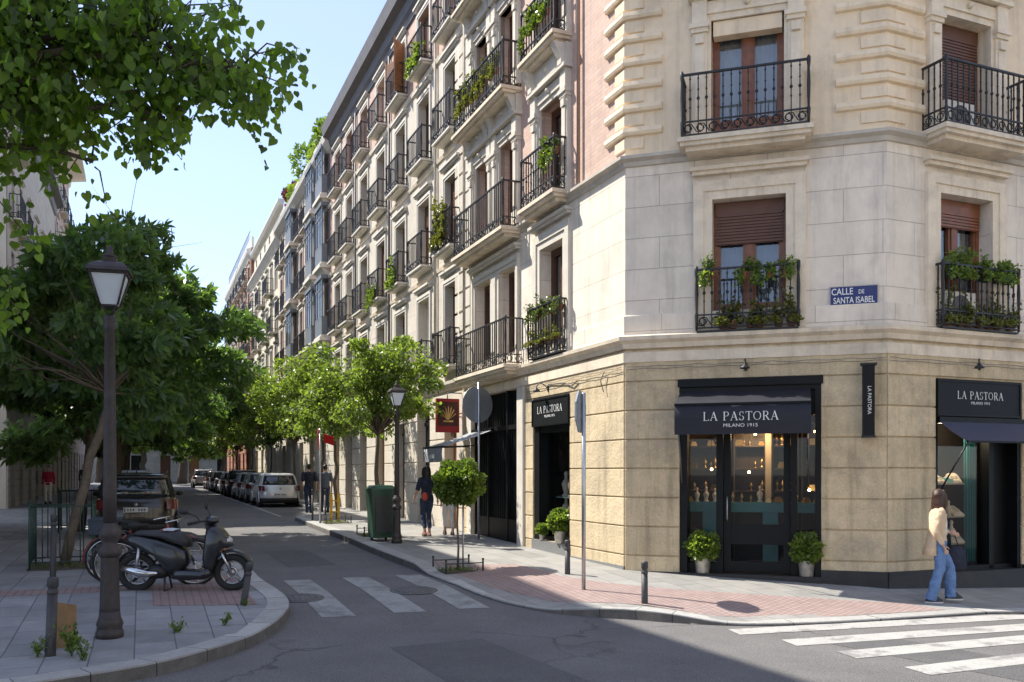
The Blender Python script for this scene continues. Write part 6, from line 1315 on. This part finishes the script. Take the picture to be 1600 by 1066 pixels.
    mb.loft([ell((0, 0, z), a, b) for a, b, z in ((.165, .12, lo), (.175, .122, lo+.07), (.14 if female else .155, .105, 1.12), (.152 if female else .175, .118, 1.27), (.165 if female else .195, .115, 1.38), (.13, .085, 1.45), (.07, .066, 1.485))])
    for i, (a, b, c) in enumerate(ARM):
        if sleeves == 'long': mb.tube([tuple(a+Vector((0, 0, -.01))), tuple(b), tuple(b*.5+c*.5), tuple(b*.08+c*.92)], [.066, .052, .05, .038], 12); mb.ball(tuple(b), .052, 8, 6)
        else: mb.tube([tuple(a+Vector((0, 0, -.01))), tuple(a*.25+b*.75), tuple(b)], [.068, .06, .056], 12)
        mb.ball(tuple(a), .068, 10, 7)
    fuse('top', mb, top or M_navy, t, voxel, 4)
    # hair
    mb = MB(); mb.T = hz
    if long_hair:
        mb.ball((0, -.012, 1.668), .1, 16, 12, (.93, 1.02, 1.02)); mb.loft([ell((0, y_, z), a, b, 14) for a, b, y_, z in ((.08, .03, -.05, 1.42), (.1, .045, -.05, 1.46), (.1, .06, -.04, 1.55), (.095, .075, -.03, 1.64))])
        for s in (1, -1): mb.tube([(s*.075, .03, 1.7), (s*.09, .03, 1.6), (s*.09, .03, 1.52), (s*.08, .02, 1.45)], [.03, .03, .028, .015], 8)
        mb.tube([(-.06, .065, 1.72), (0, .075, 1.735), (.06, .065, 1.72)], .022, 7)
    else: mb.ball((0, -.018, 1.672), .094, 16, 12, (.92, 1.02, 1.0)); mb.ball((0, -.05, 1.62), .06, 10, 8, (1.2, .8, 1)); mb.tube([(-.05, .06, 1.72), (0, .07, 1.73), (.05, .06, 1.72)], .02, 7)
    fuse('hair', mb, hair or M_hairk, t, .011, 2)
    for i, (a, b, c) in enumerate(LEG):
        mb = MB(); q = legs[i][1]; z0 = c.z-.09; mb.loft([ell((c.x, c.y+.045, z0+z_), a_, b_, 14) for a_, b_, z_ in ((.045, .13, .012), (.05, .135, .035), (.046, .125, .06), (.04, .08, .09), (.036, .05, .12))]); sh_ = part('shoe', mb, shoe or M_shoe, t)
        mb = MB(); mb.loft([ell((c.x, c.y+.045, z0+z_), a_, b_, 14) for a_, b_, z_ in ((.046, .133, 0), (.053, .14, .006), (.053, .14, .022), (.05, .135, .026))]); obj('sole', mb, M_sole if female and shoe is None else M_cblk, sh_, W[t.name])
    return t
# woman on the right walking towards the window (faces +x, looks away to the window)
wz = pav(-3.57, 3.2)
p = person(T(6.17, 12.98, wz, R(-97)), 1.63, 'woman in blue jeans and beige cardigan walking past the right hand shop window', legs=((-.13, .0), (.22, .03)), female=True, long_hair=True, hair=M_hairb, top=M_cardi, legm=M_jean, flare=.028, turn=R(38), voxel=.012,
           arms=(((.03, -.09, -.28), (.05, .02, -.52)), ((-.03, .02, -.28), (-.02, .25, -.34))))
W_ = W[p.name]
mb = MB()
for i in range(9):      # open cardigan hem that swings behind her
    pass
mb.loft([[(-.16, -.08, z_), (-.12, -.13-o, z_), (.0, -.145-o, z_), (.12, -.13-o, z_), (.17, -.08, z_), (.15, -.07, z_), (.0, -.12-o, z_), (-.15, -.07, z_)] for z_, o in ((1.38, -.03), (1.15, -.02), (.98, .01), (.86, .04), (.74, .07))]); part('cardigan_back', mb, M_cardi, p)
mb = MB(); mb.loft([ell((0, .035, z_), a, b, 14) for a, b, z_ in ((.1, .098, 1.05), (.105, .1, 1.25), (.09, .085, 1.38), (.06, .06, 1.45))]); part('blouse', mb, M_whites, p)
# bags
t = thing('handbag', W_ @ T(-.2, .1, .95), 'black shoulder bag hanging from the arm of the walking woman', 'bag'); mb = MB(); mb.loft([[(a, -b, z_), (a, b, z_), (-a, b, z_), (-a, -b, z_)] for a, b, z_ in ((.045, .13, -.12), (.06, .15, -.1), (.055, .14, .08), (.03, .12, .12))]); part('pouch', mb, M_black, t)
mb = MB(); mb.tube([(0, -.1, .12), (.06, -.06, .3), (.09, -.05, .5), (.06, .0, .5), (0, .1, .12)], .008, 5); part('strap', mb, M_black, t)
t = thing('tote_bag', W_ @ T(-.24, .3, .72), 'navy blue tote bag swinging in the hand of the walking woman', 'bag'); mb = MB(); mb.loft([[(a, -b, z_), (a, b, z_), (-a, b, z_), (-a, -b, z_)] for a, b, z_ in ((.04, .17, -.24), (.06, .2, -.2), (.05, .18, .05), (.015, .13, .14))]); part('pouch', mb, M_navy, t)
mb = MB(); mb.tube([(0, -.09, .13), (.02, -.04, .3), (.02, .03, .3), (0, .09, .13)], .008, 5); part('strap', mb, M_navy, t)
away = STREET_ANG-math.pi/2
def at(px_, Y, u=None): X = (px_-800)/1400*Y; q = uv(X, Y); return X, Y, pav(*q)
x, y, z = at(667, 21.2); w1 = person(T(x, y, z, away+R(3)), 1.66, 'woman in navy top and dark trousers seen from behind, walking by the portal', legs=((.05, 0), (-.1, .02)), female=True, long_hair=True, hair=M_hairk, top=M_navy, legm=M_jeand, short=True, sleeves='short', arms=(((.09, -.02, -.28), (.13, .04, -.5)), ((-.1, -.02, -.27), (-.17, .03, -.48))), shoe=mat('shoe_tan', (.3, .14, .1), .6))
t = thing('shoulder_bag', W[w1.name] @ T(-.1, -.13, 1.0), 'small red bag on the hip of the woman in navy', 'bag'); mb = MB(); mb.ball((0, 0, 0), .09, 12, 8, (.95, .35, 1.2)); part('pouch', mb, mat('coral_leather', (.5, .07, .04), .5), t); mb = MB(); mb.tube([(0, .0, .1), (.08, .0, .28), (.14, .02, .42)], .006, 4); part('strap', mb, M_black, t)
x, y, z = at(702, 21.6); person(T(x, y, z, away-R(5)), 1.55, 'person in white trousers half hidden by the ball shaped tree', legs=((-.06, .0), (.12, .02)), female=True, long_hair=True, hair=M_hairb, top=M_whites, legm=M_whites, short=True, sleeves='short', shoe=mat('shoe_brown', (.12, .04, .03), .6))
x, y, z = at(483, 31.5); person(T(x, y, z, away), 1.72, 'man in a black shirt walking away beside the white parked car', 'pair of men walking away', legs=((.1, 0), (-.1, .02)), top=M_navy, legm=M_jeand, voxel=.018, sleeves='short')
x, y, z = at(508, 31.9); person(T(x, y, z, away+R(4)), 1.7, 'man in a blue grey shirt walking away beside the man in black', 'pair of men walking away', legs=((-.08, 0), (.12, .02)), top=M_greyc2, legm=M_jeand, voxel=.018, sleeves='short')
x, y = xy(30.5, -11.3); person(T(x, y, pav(30.5, -11.3), away+R(170)), 1.66, 'person in a red jumper and white trousers on the left pavement', legs=((.05, 0), (-.05, 0)), top=M_redc, legm=M_whites, hair=M_hairk, voxel=.02, jacket=True)
x, y = xy(38.5, -10.3); person(T(x, y, pav(38, -10.3), away), 1.76, 'person in dark clothes walking away far down the left pavement', legs=((.1, 0), (-.1, 0)), top=M_navy, legm=M_jeand, voxel=.02, jacket=True)
